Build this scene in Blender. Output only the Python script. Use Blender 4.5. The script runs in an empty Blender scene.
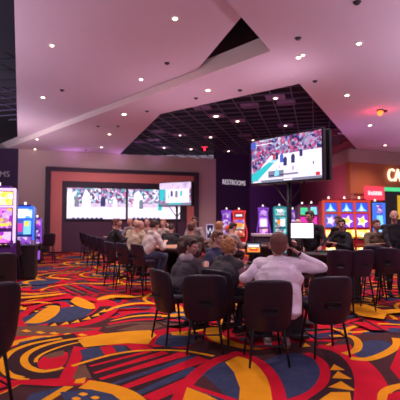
import bpy, bmesh, math, random
from mathutils import Vector, Matrix, Quaternion, noise

random.seed(7)
C = bpy.context.scene.collection
scn = bpy.context.scene
PI = math.pi
R = math.radians

# ---------------------------------------------------------------- camera
FPX = 415.0
CAMH = 1.6
PITCH = math.atan(19.0 / FPX)
cam = bpy.data.cameras.new('camera')
cam.sensor_width = 36; cam.sensor_height = 36; cam.sensor_fit = 'HORIZONTAL'
cam.lens = 36 * FPX / 400
cam.clip_start = 0.05; cam.clip_end = 200
cam.dof.use_dof = True
cam.dof.focus_distance = 5.6
cam.dof.aperture_fstop = cam.lens / 1000 / 0.021
cam_ob = bpy.data.objects.new('camera', cam); C.objects.link(cam_ob)
cam_ob.location = (0, 0, CAMH)
cam_ob.rotation_euler = (PI / 2 + PITCH, 0, 0)
scn.camera = cam_ob
# ---------------------------------------------------------------- world, exposure
w = bpy.data.worlds.new('hall_ambience'); scn.world = w; w.use_nodes = True
bg = w.node_tree.nodes['Background']
bg.inputs[0].default_value = (0.78, 0.56, 0.78, 1)
bg.inputs[1].default_value = 0.42
scn.view_settings.view_transform = 'Standard'
scn.view_settings.look = 'None'
scn.view_settings.gamma = 1
scn.view_settings.exposure = 0.0
scn.view_settings.use_curve_mapping = False
LAMP_W = 260.0
# unseen spots added to brighten ceiling and walls; portal ledge ones match a glow
def fill_spot(x, y, z, e, col=(0.78, 0.48, 0.95), size=155, aim=(0, 0, 1)):
    l = bpy.data.lights.new('unseen_fill', 'SPOT'); l.energy = e; l.color = col; l.spot_size = R(size); l.spot_blend = 1.0; l.shadow_soft_size = 0.15
    o = bpy.data.objects.new('unseen_fill', l); C.objects.link(o); o.location = (x, y, z)
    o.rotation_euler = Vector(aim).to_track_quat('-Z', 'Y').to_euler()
for x_, y_ in ((-6.6, 6.5), (-4.6, 1.5), (4.6, 1.5), (0, -2.5), (6.6, 6.5), (9.8, 12.0), (-9.0, 13.0)): fill_spot(x_, y_, 1.9, 840, (0.84, 0.76, 1.0), aim=(0, 0.12, 1))
for x_, y_ in ((-6.3, 20.5), (-4.0, 21.3), (-2.2, 21.9)): fill_spot(x_, y_, 4.15, 26, (0.75, 0.35, 1.0), aim=(0.1, -0.5, 1))
fill_spot(2.0, 9.25, 3.55, 50, (1, 0.75, 0.95), aim=(-0.35, 0.1, 1)); fill_spot(-0.95, 18.35, 2.85, 330, (1, 0.7, 0.95), aim=(-0.45, -0.45, 1)); fill_spot(-0.3, 11.3, 2.1, 130, (1, 0.72, 0.95), size=140, aim=(-0.1, 0.15, 1)); fill_spot(-7.6, 15.0, 2.2, 260, (1, 0.75, 0.85), aim=(0, 0.7, 1))
fill_spot(3.4, 20.3, 2.4, 90, (0.55, 0.30, 1.0), aim=(0.25, 1, 0.35)); fill_spot(5.2, 21.0, 2.5, 90, (1.0, 0.35, 0.5), size=130, aim=(1, 0.25, 0.2))  # unseen spots added to lift the purple and rose walls
fill_spot(-4.9, 16.2, 4.6, 420, (1, 0.74, 0.78), size=88, aim=(0.15, 1, -0.62))  # unseen spot added high up to wash the portal
fill_spot(9.6, 17.5, 2.6, 70, (0.6, 0.3, 1.0)); fill_spot(5.2, 15.6, 2.6, 60, (0.6, 0.3, 1.0))

# ---------------------------------------------------------------- helpers
def ray(px, py):
    x = (px - 200) / FPX; y = (200 - py) / FPX
    c, s = math.cos(PITCH), math.sin(PITCH)
    return Vector((x, c - y * s, s + y * c))
def at(px, py, Y):
    r = ray(px, py); t = Y / r.y
    return Vector((r.x * t, Y, CAMH + r.z * t))
def atz(px, py, z):
    r = ray(px, py); t = (z - CAMH) / r.z
    return Vector((r.x * t, r.y * t, z))
def xat(px, Y): return (px - 200) / FPX * Y

MATS = {}
def mat(name, col, rough=0.6, metal=0.0, emit=None, es=0.0, var=0.12, scale=8.0, bump=0.0, bscale=60.0, coat=0.0):
    if name in MATS: return MATS[name]
    m = bpy.data.materials.new(name); m.use_nodes = True
    nt = m.node_tree; b = nt.nodes['Principled BSDF']
    b.inputs['Roughness'].default_value = rough
    b.inputs['Metallic'].default_value = metal
    if coat: b.inputs['Coat Weight'].default_value = coat
    tc = nt.nodes.new('ShaderNodeTexCoord')
    n = nt.nodes.new('ShaderNodeTexNoise'); n.inputs['Scale'].default_value = scale
    n.inputs['Detail'].default_value = 3
    nt.links.new(tc.outputs['Object'], n.inputs['Vector'])
    mx = nt.nodes.new('ShaderNodeMix'); mx.data_type = 'RGBA'
    c = list(col)
    mx.inputs['A'].default_value = [max(0, v * (1 - var)) for v in c] + [1]
    mx.inputs['B'].default_value = [min(1, v * (1 + var)) for v in c] + [1]
    nt.links.new(n.outputs['Fac'], mx.inputs['Factor'])
    nt.links.new(mx.outputs['Result'], b.inputs['Base Color'])
    if bump:
        n2 = nt.nodes.new('ShaderNodeTexNoise'); n2.inputs['Scale'].default_value = bscale
        nt.links.new(tc.outputs['Object'], n2.inputs['Vector'])
        bp = nt.nodes.new('ShaderNodeBump'); bp.inputs['Strength'].default_value = bump
        bp.inputs['Distance'].default_value = 0.01
        nt.links.new(n2.outputs['Fac'], bp.inputs['Height'])
        nt.links.new(bp.outputs['Normal'], b.inputs['Normal'])
    if emit:
        b.inputs['Emission Color'].default_value = list(emit) + [1]
        b.inputs['Emission Strength'].default_value = es
    MATS[name] = m
    return m

def glow(name, cols, strength=1.0, scale=6.0, vor=True, stops=None):
    """emissive screen picture: cells coloured through a ramp"""
    if name in MATS: return MATS[name]
    m = bpy.data.materials.new(name); m.use_nodes = True
    nt = m.node_tree; b = nt.nodes['Principled BSDF']
    b.inputs['Base Color'].default_value = (0.02, 0.02, 0.02, 1)
    b.inputs['Roughness'].default_value = 0.3
    tc = nt.nodes.new('ShaderNodeTexCoord')
    rp = nt.nodes.new('ShaderNodeValToRGB')
    if vor:
        v = nt.nodes.new('ShaderNodeTexVoronoi'); v.inputs['Scale'].default_value = scale
        nt.links.new(tc.outputs['Object'], v.inputs['Vector'])
        nt.links.new(v.outputs['Color'], rp.inputs['Fac'])
    else:
        v = nt.nodes.new('ShaderNodeTexNoise'); v.inputs['Scale'].default_value = scale
        nt.links.new(tc.outputs['Object'], v.inputs['Vector'])
        nt.links.new(v.outputs['Fac'], rp.inputs['Fac'])
    el = rp.color_ramp.elements
    n = len(cols)
    lo, hi = (0.2, 0.8)
    for i, c in enumerate(cols):
        p = lo + (hi - lo) * i / max(1, n - 1)
        if i < 2: e = el[i]; e.position = p
        else: e = el.new(p)
        e.color = (*c, 1)
    nt.links.new(rp.outputs['Color'], b.inputs['Emission Color'])
    b.inputs['Emission Strength'].default_value = strength
    MATS[name] = m
    return m

def flatglow(name, col, s=1.0):
    return mat(name, (0.02, 0.02, 0.02), rough=0.4, emit=col, es=s)

def link(name, me, mats=None, parent=None, smooth=False):
    o = bpy.data.objects.new(name, me); C.objects.link(o)
    if mats is not None:
        if not isinstance(mats, (list, tuple)): mats = [mats]
        for m in mats: me.materials.append(m)
    if smooth:
        for p in me.polygons: p.use_smooth = True
    if parent: o.parent = parent
    return o
def obj(name, bm, m, parent=None, smooth=False, bevel=0.0, seg=2):
    bmesh.ops.recalc_face_normals(bm, faces=bm.faces[:])
    me = bpy.data.meshes.new(name); bm.to_mesh(me); bm.free()
    o = link(name, me, m, parent, smooth)
    if bevel:
        b = o.modifiers.new('b', 'BEVEL'); b.width = bevel; b.segments = seg; b.limit_method = 'ANGLE'
    return o
def tag(o, label, cat, group=None, kind=None):
    if label: o['label'] = label
    if cat: o['category'] = cat
    if group: o['group'] = group
    if kind: o['kind'] = kind
    return o
def thing(name, label, cat, loc=(0, 0, 0), rz=0, group=None):
    o = bpy.data.objects.new(name, None); C.objects.link(o)
    o.empty_display_size = 0.1
    o.location = loc; o.rotation_euler = (0, 0, rz)
    return tag(o, label, cat, group)
def struct(name, bm, m, parent=None, **k):
    o = obj(name, bm, m, parent, **k)
    if not parent: o['kind'] = 'structure'
    return o
def dup(root, loc, rz, label=None, group=None, scale=None):
    r = root.copy(); C.objects.link(r); r.location = loc; r.rotation_euler = (0, 0, rz)
    if scale: r.scale = scale
    if label: r['label'] = label
    if group: r['group'] = group
    for ch in list(root.children):
        c = ch.copy(); C.objects.link(c); c.parent = r
        for g in list(ch.children):
            d = g.copy(); C.objects.link(d); d.parent = c
    return r
def box(bm, x0, x1, y0, y1, z0, z1, mi=0, M=None):
    vs = [bm.verts.new(Vector((x, y, z)) if M is None else M @ Vector((x, y, z))) for x in (x0, x1) for y in (y0, y1) for z in (z0, z1)]
    for f in ((0, 1, 3, 2), (4, 6, 7, 5), (0, 4, 5, 1), (2, 3, 7, 6), (0, 2, 6, 4), (1, 5, 7, 3)):
        fc = bm.faces.new([vs[i] for i in f]); fc.material_index = mi
    return vs
def bx(*a, **k):
    bm = bmesh.new(); box(bm, *a, **k); return bm
def prism(bm, pts, z0, z1, mi=0):
    a = [bm.verts.new((p[0], p[1], z0)) for p in pts]; b = [bm.verts.new((p[0], p[1], z1)) for p in pts]
    bm.faces.new(a).material_index = mi; bm.faces.new(b[::-1]).material_index = mi
    n = len(pts)
    for i in range(n):
        bm.faces.new((a[i], a[(i + 1) % n], b[(i + 1) % n], b[i])).material_index = mi
def frame_of(d, side=None):
    d = d.normalized()
    if side is None: side = Vector((1, 0, 0))
    u = side - d * side.dot(d)
    if u.length < 1e-3:
        u = Vector((0, 1, 0)) - d * d.y
    u.normalize(); v = d.cross(u)
    return u, v
def cap(bm, p0, r0, p1, r1, su=1.0, sv=1.0, side=None, n=12, hemi=3, endk=1.0):
    """tapered capsule with rounded ends; su, sv stretch the section"""
    p0 = Vector(p0); p1 = Vector(p1); d = p1 - p0
    if d.length < 1e-5: d = Vector((0, 0, 1e-3))
    u, v = frame_of(d, side); dn = d.normalized()
    rings = []
    for i in range(hemi, 0, -1):
        a = PI / 2 * i / (hemi + 0.35) if i == hemi else PI / 2 * i / (hemi + 0.35)
        rings.append((p0 - dn * r0 * math.sin(a) * endk, r0 * math.cos(a)))
    rings.append((p0, r0)); rings.append((p1, r1))
    for i in range(1, hemi + 1):
        a = PI / 2 * i / (hemi + 0.35)
        rings.append((p1 + dn * r1 * math.sin(a) * endk, r1 * math.cos(a)))
    vr = []
    for c, r in rings:
        vr.append([bm.verts.new(c + u * (math.cos(2 * PI * k / n) * r * su) + v * (math.sin(2 * PI * k / n) * r * sv)) for k in range(n)])
    for a, b in zip(vr, vr[1:]):
        for k in range(n):
            bm.faces.new((a[k], a[(k + 1) % n], b[(k + 1) % n], b[k]))
    bm.faces.new(vr[0][::-1]); bm.faces.new(vr[-1])
def tube(bm, pts, r, n=8, closed=False, mi=0):
    pts = [Vector(p) for p in pts]; m = len(pts); vr = []
    pu = None
    for i, p in enumerate(pts):
        if closed: d = pts[(i + 1) % m] - pts[i - 1]
        else: d = pts[min(i + 1, m - 1)] - pts[max(i - 1, 0)]
        u, v = frame_of(d, pu if pu is not None else Vector((0.3, 0.2, 1)))
        pu = u
        rr = r[i] if isinstance(r, (list, tuple)) else r
        vr.append([bm.verts.new(p + u * math.cos(2 * PI * k / n) * rr + v * math.sin(2 * PI * k / n) * rr) for k in range(n)])
    for i in range(m if closed else m - 1):
        a, b = vr[i], vr[(i + 1) % m]
        for k in range(n):
            bm.faces.new((a[k], a[(k + 1) % n], b[(k + 1) % n], b[k])).material_index = mi
    if not closed:
        bm.faces.new(vr[0][::-1]).material_index = mi; bm.faces.new(vr[-1]).material_index = mi
def cyl(bm, c, r0, r1, h, n=24, mi=0):
    a = [bm.verts.new((c[0] + r0 * math.cos(2 * PI * k / n), c[1] + r0 * math.sin(2 * PI * k / n), c[2])) for k in range(n)]
    b = [bm.verts.new((c[0] + r1 * math.cos(2 * PI * k / n), c[1] + r1 * math.sin(2 * PI * k / n), c[2] + h)) for k in range(n)]
    for k in range(n): bm.faces.new((a[k], a[(k + 1) % n], b[(k + 1) % n], b[k])).material_index = mi
    bm.faces.new(a[::-1]).material_index = mi; bm.faces.new(b).material_index = mi
def ell(bm, c, r, rot=None, seg=16, rings=10):
    M = Matrix.Translation(Vector(c)) @ (rot.to_matrix().to_4x4() if rot is not None else Matrix()) @ Matrix.Diagonal((r[0], r[1], r[2], 1))
    bmesh.ops.create_uvsphere(bm, u_segments=seg, v_segments=rings, radius=1, matrix=M)
def spline(pts, k=6):
    out = []; P = [Vector((p[0], p[1], 0)) for p in pts]
    n = len(P)
    for i in range(n - 1):
        p0 = P[max(i - 1, 0)]; p1 = P[i]; p2 = P[i + 1]; p3 = P[min(i + 2, n - 1)]
        for j in range(k):
            t = j / k
            out.append(0.5 * ((2 * p1) + (p2 - p0) * t + (2 * p0 - 5 * p1 + 4 * p2 - p3) * t * t + (-p0 + 3 * p1 - 3 * p2 + p3) * t ** 3))
    out.append(P[-1]); return out
def remeshed(name, bm, voxel, m, parent, smooth=2, disp=None):
    bmesh.ops.recalc_face_normals(bm, faces=bm.faces[:])
    me = bpy.data.meshes.new(name + '_hull'); bm.to_mesh(me); bm.free()
    t = bpy.data.objects.new('t', me); C.objects.link(t)
    md = t.modifiers.new('r', 'REMESH'); md.mode = 'VOXEL'; md.voxel_size = voxel; md.use_smooth_shade = True
    if smooth:
        s = t.modifiers.new('s', 'SMOOTH'); s.factor = 0.5; s.iterations = smooth
    dg = bpy.context.evaluated_depsgraph_get()
    e = t.evaluated_get(dg)
    out = bpy.data.meshes.new_from_object(e)
    bpy.data.objects.remove(t); bpy.data.meshes.remove(me)
    out.name = name
    if disp:
        amp, sc = disp
        ns = [v.normal.copy() for v in out.vertices]
        for v, nn in zip(out.vertices, ns):
            v.co += nn * (noise.noise(v.co * sc) * amp)
    out.materials.clear()
    return link(name, out, m, parent, True)
def text_mesh(name, body, size, m, parent=None, ext=0.01, align='CENTER', sx=1.0, bold=0.0):
    cu = bpy.data.curves.new(name, 'FONT'); cu.body = body; cu.size = size; cu.extrude = ext
    cu.align_x = align; cu.align_y = 'CENTER'; cu.offset = bold; cu.resolution_u = 3
    t = bpy.data.objects.new('t', cu); C.objects.link(t)
    e = t.evaluated_get(bpy.context.evaluated_depsgraph_get())
    me = bpy.data.meshes.new_from_object(e)
    bpy.data.objects.remove(t); bpy.data.curves.remove(cu)
    for v in me.vertices: v.co.x *= sx
    me.materials.clear()
    return link(name, me, m, parent)

# ================================================================ CARPET (floor)
CC = [mat('carpet_ground', (0.085, 0.03, 0.028), 0.95), mat('carpet_red', (0.62, 0.008, 0.030), 0.95, var=0.25, scale=3),
      mat('carpet_gold', (0.92, 0.37, 0.012), 0.95, var=0.22, scale=3), mat('carpet_navy', (0.045, 0.060, 0.125), 0.95, var=0.45, scale=9),
      mat('carpet_brown', (0.075, 0.028, 0.03), 0.95, var=0.3), mat('carpet_taupe', (0.17, 0.085, 0.055), 0.95, var=0.25),
      mat('carpet_black', (0.042, 0.018, 0.022), 0.95)]
for m_ in CC:   # woven pile
    nt = m_.node_tree; b_ = nt.nodes['Principled BSDF']
    n_ = nt.nodes.new('ShaderNodeTexNoise'); n_.inputs['Scale'].default_value = 140
    tc_ = nt.nodes.new('ShaderNodeTexCoord'); nt.links.new(tc_.outputs['Object'], n_.inputs['Vector'])
    bp_ = nt.nodes.new('ShaderNodeBump'); bp_.inputs['Strength'].default_value = 0.5; bp_.inputs['Distance'].default_value = 0.006
    nt.links.new(n_.outputs['Fac'], bp_.inputs['Height']); nt.links.new(bp_.outputs['Normal'], b_.inputs['Normal'])
    b_.inputs['Specular IOR Level'].default_value = 0.15
# ground colour wanders between brown, navy and red patches
nt = CC[0].node_tree; b_ = nt.nodes['Principled BSDF']
tc_ = nt.nodes.new('ShaderNodeTexCoord'); n_ = nt.nodes.new('ShaderNodeTexNoise'); n_.inputs['Scale'].default_value = 0.9
n_.inputs['Detail'].default_value = 1; n_.inputs['Distortion'].default_value = 1.6
rp_ = nt.nodes.new('ShaderNodeValToRGB'); rp_.color_ramp.interpolation = 'CONSTANT'
els = [(0, (0.045, 0.045, 0.11)), (0.40, (0.58, 0.008, 0.022)), (0.485, (0.085, 0.03, 0.03)), (0.56, (0.58, 0.008, 0.022)), (0.62, (0.05, 0.045, 0.10))]
for i, (p, c) in enumerate(els):
    e = rp_.color_ramp.elements[i] if i < 2 else rp_.color_ramp.elements.new(p)
    e.position = p; e.color = (*c, 1)
nt.links.new(tc_.outputs['Object'], n_.inputs['Vector']); nt.links.new(n_.outputs['Fac'], rp_.inputs['Fac']); nt.links.new(rp_.outputs['Color'], b_.inputs['Base Color'])
RED, GOLD, NAVY, BROWN, TAUPE, BLACK = 1, 2, 3, 4, 5, 6
fb = bmesh.new()
ZL = [-0.030]
def nz(): ZL[0] += 0.00003; return ZL[0]
def fpoly(pts, mi):
    z = nz()
    f = fb.faces.new([fb.verts.new((p[0], p[1], z)) for p in pts]); f.material_index = mi
    bmesh.ops.triangulate(fb, faces=[f]) if len(pts) > 4 else None
def fstrip(pts, wd, mi, taper=False):
    """ribbon along world points"""
    z = nz(); n = len(pts); prev = None
    for i, p in enumerate(pts):
        d = pts[min(i + 1, n - 1)] - pts[max(i - 1, 0)]
        if d.length < 1e-6: d = Vector((1, 0, 0))
        nrm = Vector((-d.y, d.x, 0)).normalized()
        t = i / (n - 1)
        if isinstance(wd, (tuple, list)): ww = wd[0] * (1 - t) + wd[1] * t
        else: ww = wd
        if taper: ww *= 0.08 + math.sin(PI * t) ** 0.7
        cur = (fb.verts.new((p.x + nrm.x * ww / 2, p.y + nrm.y * ww / 2, z)), fb.verts.new((p.x - nrm.x * ww / 2, p.y - nrm.y * ww / 2, z)))
        if prev: fb.faces.new((prev[0], cur[0], cur[1], prev[1])).material_index = mi
        prev = cur
def G(px, py):
    p = atz(px, py, 0); return Vector((p.x, p.y, 0))
def P(pts, mi, smooth=False):
    q = [G(*p) for p in pts]
    if smooth: q = spline(q + [q[0]], 5)[:-1]
    fpoly(q, mi)
def S(pts, wd, mi, taper=False): fstrip(spline([G(*p) for p in pts], 6), wd, mi, taper)
# base sheet
vs = [fb.verts.new(p) for p in ((-16, -4, ZL[0]), (16, -4, ZL[0]), (16, 31, ZL[0]), (-16, 31, ZL[0]))]
fb.faces.new(vs).material_index = 0
# repeating swirls of the carpet
rc = random.Random(3)
def arc(cx, cy, r, a0, a1, n=22, sp=0.0):
    return [Vector((cx + (r + sp * i / n) * math.cos(a0 + (a1 - a0) * i / n), cy + (r + sp * i / n) * math.sin(a0 + (a1 - a0) * i / n), 0)) for i in range(n + 1)]
for gy in range(0, 21):
    for gx in range(-8, 9):
        cx = gx * 1.35 + rc.uniform(-0.4, 0.4); cy = -1 + gy * 1.35 + rc.uniform(-0.4, 0.4)
        if cy > 24 or (cy < 3.2 and rc.random() < 0.4): continue
        k = rc.randrange(5); a = rc.uniform(0, 2 * PI); dr = rc.choice((-1, 1))
        if k == 0:
            r = rc.uniform(0.45, 0.75)
            fpoly(arc(cx, cy, r, 0, 2 * PI, 24)[:-1], NAVY)
            fstrip(arc(cx, cy, r, a, a + dr * 4.2), 0.13, RED); fstrip(arc(cx, cy, r + 0.17, a + 1, a + dr * 3.6), 0.09, GOLD)
            fstrip(arc(cx, cy, r * 0.5, a + 2, a + 2 + dr * 3.0, sp=0.1), 0.16, GOLD, True)
        elif k == 1:
            for j in range(3): fstrip(arc(cx, cy, 0.5 + 0.17 * j, a, a + dr * (3.4 - 0.3 * j), sp=0.25), 0.075 + 0.03 * (j == 1), (GOLD, BROWN, GOLD)[j])
            fstrip(arc(cx, cy, 0.3, a, a + 3), 0.22, RED, True)
        elif k == 2:
            fstrip(arc(cx, cy, 0.8, a, a + dr * 1.9), 0.42, RED, True); fstrip(arc(cx, cy, 0.85, a + 0.2, a + dr * 1.6), 0.22, GOLD, True)
        elif k == 3:
            for j in range(5):
                d = Vector((math.cos(a), math.sin(a), 0)); s_ = Vector((-d.y, d.x, 0))
                o_ = Vector((cx, cy, 0)) + s_ * (j - 2) * 0.17
                fstrip([o_ - d * 0.6, o_ + d * (0.5 + 0.1 * j)], (0.05, 0.12), (RED, NAVY, RED, TAUPE, RED)[j])
            fstrip(arc(cx, cy, 0.9, a - 1, a + 1.2), 0.08, GOLD)
        else:
            fstrip(arc(cx, cy, 0.75, a, a + 3.2), 0.3, BROWN)
            for j in range(8):
                t = a + 0.1 + j * 0.39; c0, s0 = math.cos(t), math.sin(t); c1, s1 = math.cos(t + 0.28), math.sin(t + 0.28)
                fpoly([(cx + 0.64 * c0, cy + 0.64 * s0), (cx + 0.64 * c1, cy + 0.64 * s1), (cx + 0.88 * c0, cy + 0.88 * s0)], GOLD)
            fstrip(arc(cx, cy, 1.0, a, a + 3.2), 0.14, RED)
# ---- foreground figure of the carpet as it lies before the camera
P([(-30, 326), (60, 322), (110, 318), (160, 312), (160, 330), (250, 350), (330, 345), (345, 335), (430, 330), (480, 430), (-90, 430)], BROWN)
S([(20, 304), (50, 299), (70, 297), (100, 300), (112, 306)], 0.30, RED)
S([(14, 298), (40, 296), (66, 293)], 0.22, GOLD, True)
S([(22, 326), (24, 314), (40, 305), (60, 302), (66, 308), (58, 318), (40, 326)], 0.16, RED)
S([(20, 303), (36, 302), (52, 303)], 0.12, GOLD, True)
S([(98, 300), (114, 296), (136, 297)], 0.30, GOLD, True)
P([(22, 318), (36, 312), (46, 309), (60, 312), (74, 320), (50, 323), (28, 325)], NAVY, True)
P([(60, 308), (78, 306), (92, 310), (86, 318), (70, 320), (58, 314)], NAVY, True)
P([(24, 323), (33, 317), (42, 310), (52, 306), (60, 308), (57, 314), (48, 320), (38, 323)], GOLD, True)
P([(70, 301), (76, 297), (84, 299), (97, 306), (91, 309), (78, 306)], GOLD, True)
S([(44, 327), (62, 325), (82, 322), (98, 316), (107, 308), (104, 302)], 0.42, RED)
S([(48, 324), (66, 323), (84, 319), (99, 313), (106, 306)], 0.22, BLACK)
for x, y in ((52, 325), (64, 323.5), (75, 321.5), (86, 318.5), (95, 315), (102, 311)):
    P([(x - 4, y + 1.5), (x + 5, y + 0.5), (x + 3, y - 2.4)], GOLD)
P([(0, 332), (80, 328), (150, 325), (190, 330), (150, 345), (60, 345), (0, 350)], RED)
P([(-10, 328), (40, 325), (100, 329), (60, 334), (0, 337)], TAUPE)
for i, (x, y) in enumerate(((12, 329), (26, 330.5), (40, 332), (54, 333), (68, 334), (82, 334.5))):
    P([(x - 5, y), (x, y - 1.4), (x + 6, y + 0.6), (x, y + 1.6)], GOLD)
P([(98, 331), (108, 322), (150, 320), (190, 324), (150, 331), (110, 334)], BROWN)
S([(112, 318), (130, 313), (150, 311), (170, 313)], 0.13, RED)
S([(110, 321), (134, 316), (158, 315), (180, 317)], 0.10, GOLD, True)
S([(108, 324), (134, 320), (160, 319), (186, 321)], 0.10, RED)
S([(106, 327), (130, 323), (150, 323), (184, 325)], 0.09, TAUPE)
S([(104, 312), (120, 306), (140, 303), (162, 304)], 0.14, GOLD, True)
S([(112, 309), (134, 307), (158, 308)], 0.12, NAVY, True)
P([(116, 330), (140, 324), (164, 325), (150, 331)], TAUPE)
P([(0, 344), (34, 336), (60, 335), (22, 343), (4, 348)], GOLD)
P([(10, 352), (20, 342), (44, 337), (70, 337), (40, 346), (20, 352)], NAVY)
P([(-20, 350), (6, 350), (2, 372), (-20, 376)], RED)
S([(78, 337), (52, 341), (30, 347), (14, 356), (10, 366), (20, 374), (44, 379), (70, 378)], 0.42, BLACK)
S([(62, 338), (34, 343), (14, 350), (4, 359), (3, 367), (9, 374), (22, 378)], 0.085, GOLD)
S([(26, 378), (12, 386), (0, 392), (-12, 396)], 0.09, GOLD)
P([(0, 376), (10, 380), (0, 386), (-15, 388)], RED)
P([(24, 361), (36, 350), (60, 343), (95, 337), (92, 344), (68, 350), (66, 366), (44, 371)], BLACK)
S([(96, 336), (66, 340), (42, 346), (28, 353), (24, 360), (29, 367), (44, 371), (63, 367)], 0.085, GOLD)
S([(94, 339), (66, 345), (46, 352), (37, 358), (36, 362)], 0.045, GOLD)
P([(37, 363), (44, 356), (58, 352), (68, 353), (64, 365), (50, 369), (40, 368)], RED, True)
P([(42, 356), (54, 352), (64, 350), (64, 355), (50, 358)], TAUPE)
P([(84, 352), (100, 346), (110, 350), (96, 358), (82, 360)], NAVY)
P([(66, 368), (100, 362), (112, 364), (96, 378), (66, 379)], TAUPE)
P([(-20, 392), (4, 380), (40, 379), (60, 378), (96, 380), (96, 384), (60, 386), (20, 384), (-10, 398)], RED)
P([(74, 346), (88, 348), (80, 362), (72, 379), (59, 378), (68, 362)], RED)
P([(30, 394), (62, 386), (40, 404), (20, 410)], NAVY)
P([(64, 386), (74, 386), (48, 402), (34, 404)], GOLD)
P([(76, 379), (86, 377), (84, 383), (74, 383)], GOLD)
# gold tongue in the middle left
P([(78, 340), (100, 334), (128, 331), (150, 330), (158, 336), (152, 344), (128, 343), (104, 345), (84, 347)], GOLD)
P([(118, 332), (150, 330), (140, 343), (128, 343)], mat('carpet_amber', (0.62, 0.19, 0.02), 0.95) and GOLD)
P([(148, 345), (154, 337), (166, 331), (190, 331), (190, 346), (170, 350)], RED, True)
P([(154, 344), (160, 336), (172, 333), (192, 334), (192, 344), (174, 347)], NAVY, True)
P([(170, 332), (190, 331), (196, 336), (172, 335)], GOLD)
# fan of stripes
P([(84, 362), (120, 350), (165, 346), (214, 354), (214, 362), (190, 385), (176, 405), (130, 405), (104, 384), (92, 378)], BLACK)
for a_, b_2, w_, m_i in (((90, 366), (150, 351), (0.04, 0.08), RED), ((94, 373), (166, 352), (0.05, 0.13), RED), ((100, 379), (186, 353), (0.06, 0.17), RED),
                         ((112, 384), (196, 356), (0.05, 0.14), NAVY), ((122, 388), (204, 358), (0.09, 0.20), RED), ((136, 394), (196, 368), (0.08, 0.14), NAVY), ((148, 399), (192, 380), (0.16, 0.18), RED), ((166, 408), (196, 384), (0.12, 0.12), NAVY)):
    fstrip([G(*a_), G(*b_2)], w_, m_i)
P([(80, 350), (94, 347), (104, 357), (90, 362), (84, 362)], NAVY)
P([(100, 347), (112, 345), (118, 354), (106, 357)], RED)
P([(112, 346), (124, 345), (130, 352), (120, 354)], NAVY)
P([(126, 345), (146, 345), (156, 350), (134, 352)], RED)
S([(72, 366), (88, 361), (110, 355), (134, 351), (160, 350), (186, 351), (214, 356)], 0.06, GOLD)
S([(84, 384), (98, 386), (114, 390), (128, 396), (140, 406)], 0.20, GOLD)
P([(60, 392), (90, 389), (112, 394), (126, 404), (70, 410)], NAVY)
for x, y in ((83, 394), (95, 397.5), (76, 398.5)): P([(x - 5, y), (x, y - 1.8), (x + 5, y), (x, y + 1.8)], GOLD, True)
# navy disc with red rim
P([(190, 386), (200, 373), (212, 364), (226, 362), (236, 374), (239, 388), (236, 402), (205, 396)], NAVY, True)
P([(190, 386), (204, 375), (222, 392), (232, 400), (210, 394)], BROWN)
S([(250, 354), (226, 357), (208, 365), (194, 376), (184, 388), (176, 408)], 0.14, RED)
P([(187, 387), (206, 394), (222, 402), (226, 408), (180, 408)], GOLD)
S([(190, 386), (212, 393), (236, 401)], 0.07, RED)
P([(225, 362), (240, 355), (250, 358), (262, 366), (272, 380), (280, 406), (238, 408), (240, 388), (234, 372)], GOLD)
P([(241, 366), (248, 363), (254, 372), (262, 384), (244, 380)], mat('carpet_amber', (0.6, 0.19, 0.02), 0.95) and TAUPE) if False else None
P([(262, 362), (282, 354), (306, 354), (322, 362), (327, 376), (318, 392), (300, 402), (284, 404), (280, 386), (272, 372)], NAVY, True)
S([(232, 352), (252, 358), (266, 368), (276, 384), (281, 408)], 0.13, RED)
S([(306, 353), (318, 359), (325, 369), (324, 380), (314, 392), (296, 400), (280, 404)], 0.11, RED)
# triangles ladder and right hand curves
P([(322, 350), (345, 352), (362, 368), (366, 400), (300, 408), (326, 386), (330, 370)], BLACK, True)
for tr in (((334, 364), (345, 370), (330, 370)), ((338, 371), (352, 379), (332, 378)), ((341, 381), (357, 391), (328, 387)), ((331, 392), (350, 392), (352, 404), (316, 402))):
    P(list(tr), GOLD)
S([(318, 346), (340, 350), (358, 362), (370, 380), (374, 408)], (0.16, 0.34), RED)
P([(322, 346), (350, 344), (356, 352), (338, 354)], RED)
P([(356, 345), (372, 340), (390, 343), (388, 353), (366, 358), (354, 354)], mat('carpet_slate', (0.07, 0.08, 0.11), 0.95) and NAVY, True)
S([(330, 336), (350, 336), (358, 342), (356, 350), (344, 354)], 0.10, GOLD)
S([(396, 338), (397, 345), (386, 353), (368, 359), (350, 358)], 0.11, GOLD)
S([(384, 404), (384, 394), (392, 388), (410, 384)], 0.10, GOLD)
P([(386, 404), (388, 394), (412, 388), (420, 408)], RED)
P([(400, 345), (420, 340), (425, 372), (400, 380), (390, 368)], RED)
P([(346, 303), (366, 304), (388, 312), (384, 319), (362, 316), (350, 312)], GOLD)
P([(380, 310), (410, 308), (410, 311), (386, 314)], GOLD)
P([(352, 322), (374, 322), (390, 330), (372, 330)], RED)
S([(336, 304), (352, 312), (368, 322), (386, 331), (414, 338)], 0.05, BLACK)
S([(330, 328), (350, 332), (368, 331)], 0.07, GOLD)
# shift the lot so the top of the pile is z = 0
for v in fb.verts: v.co.z = v.co.z - ZL[0]
me_ = bpy.data.meshes.new('floor'); fb.to_mesh(me_); fb.free()
fl = link('floor', me_, CC)
for p_ in me_.polygons:
    pass
fl['kind'] = 'structure'

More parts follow.
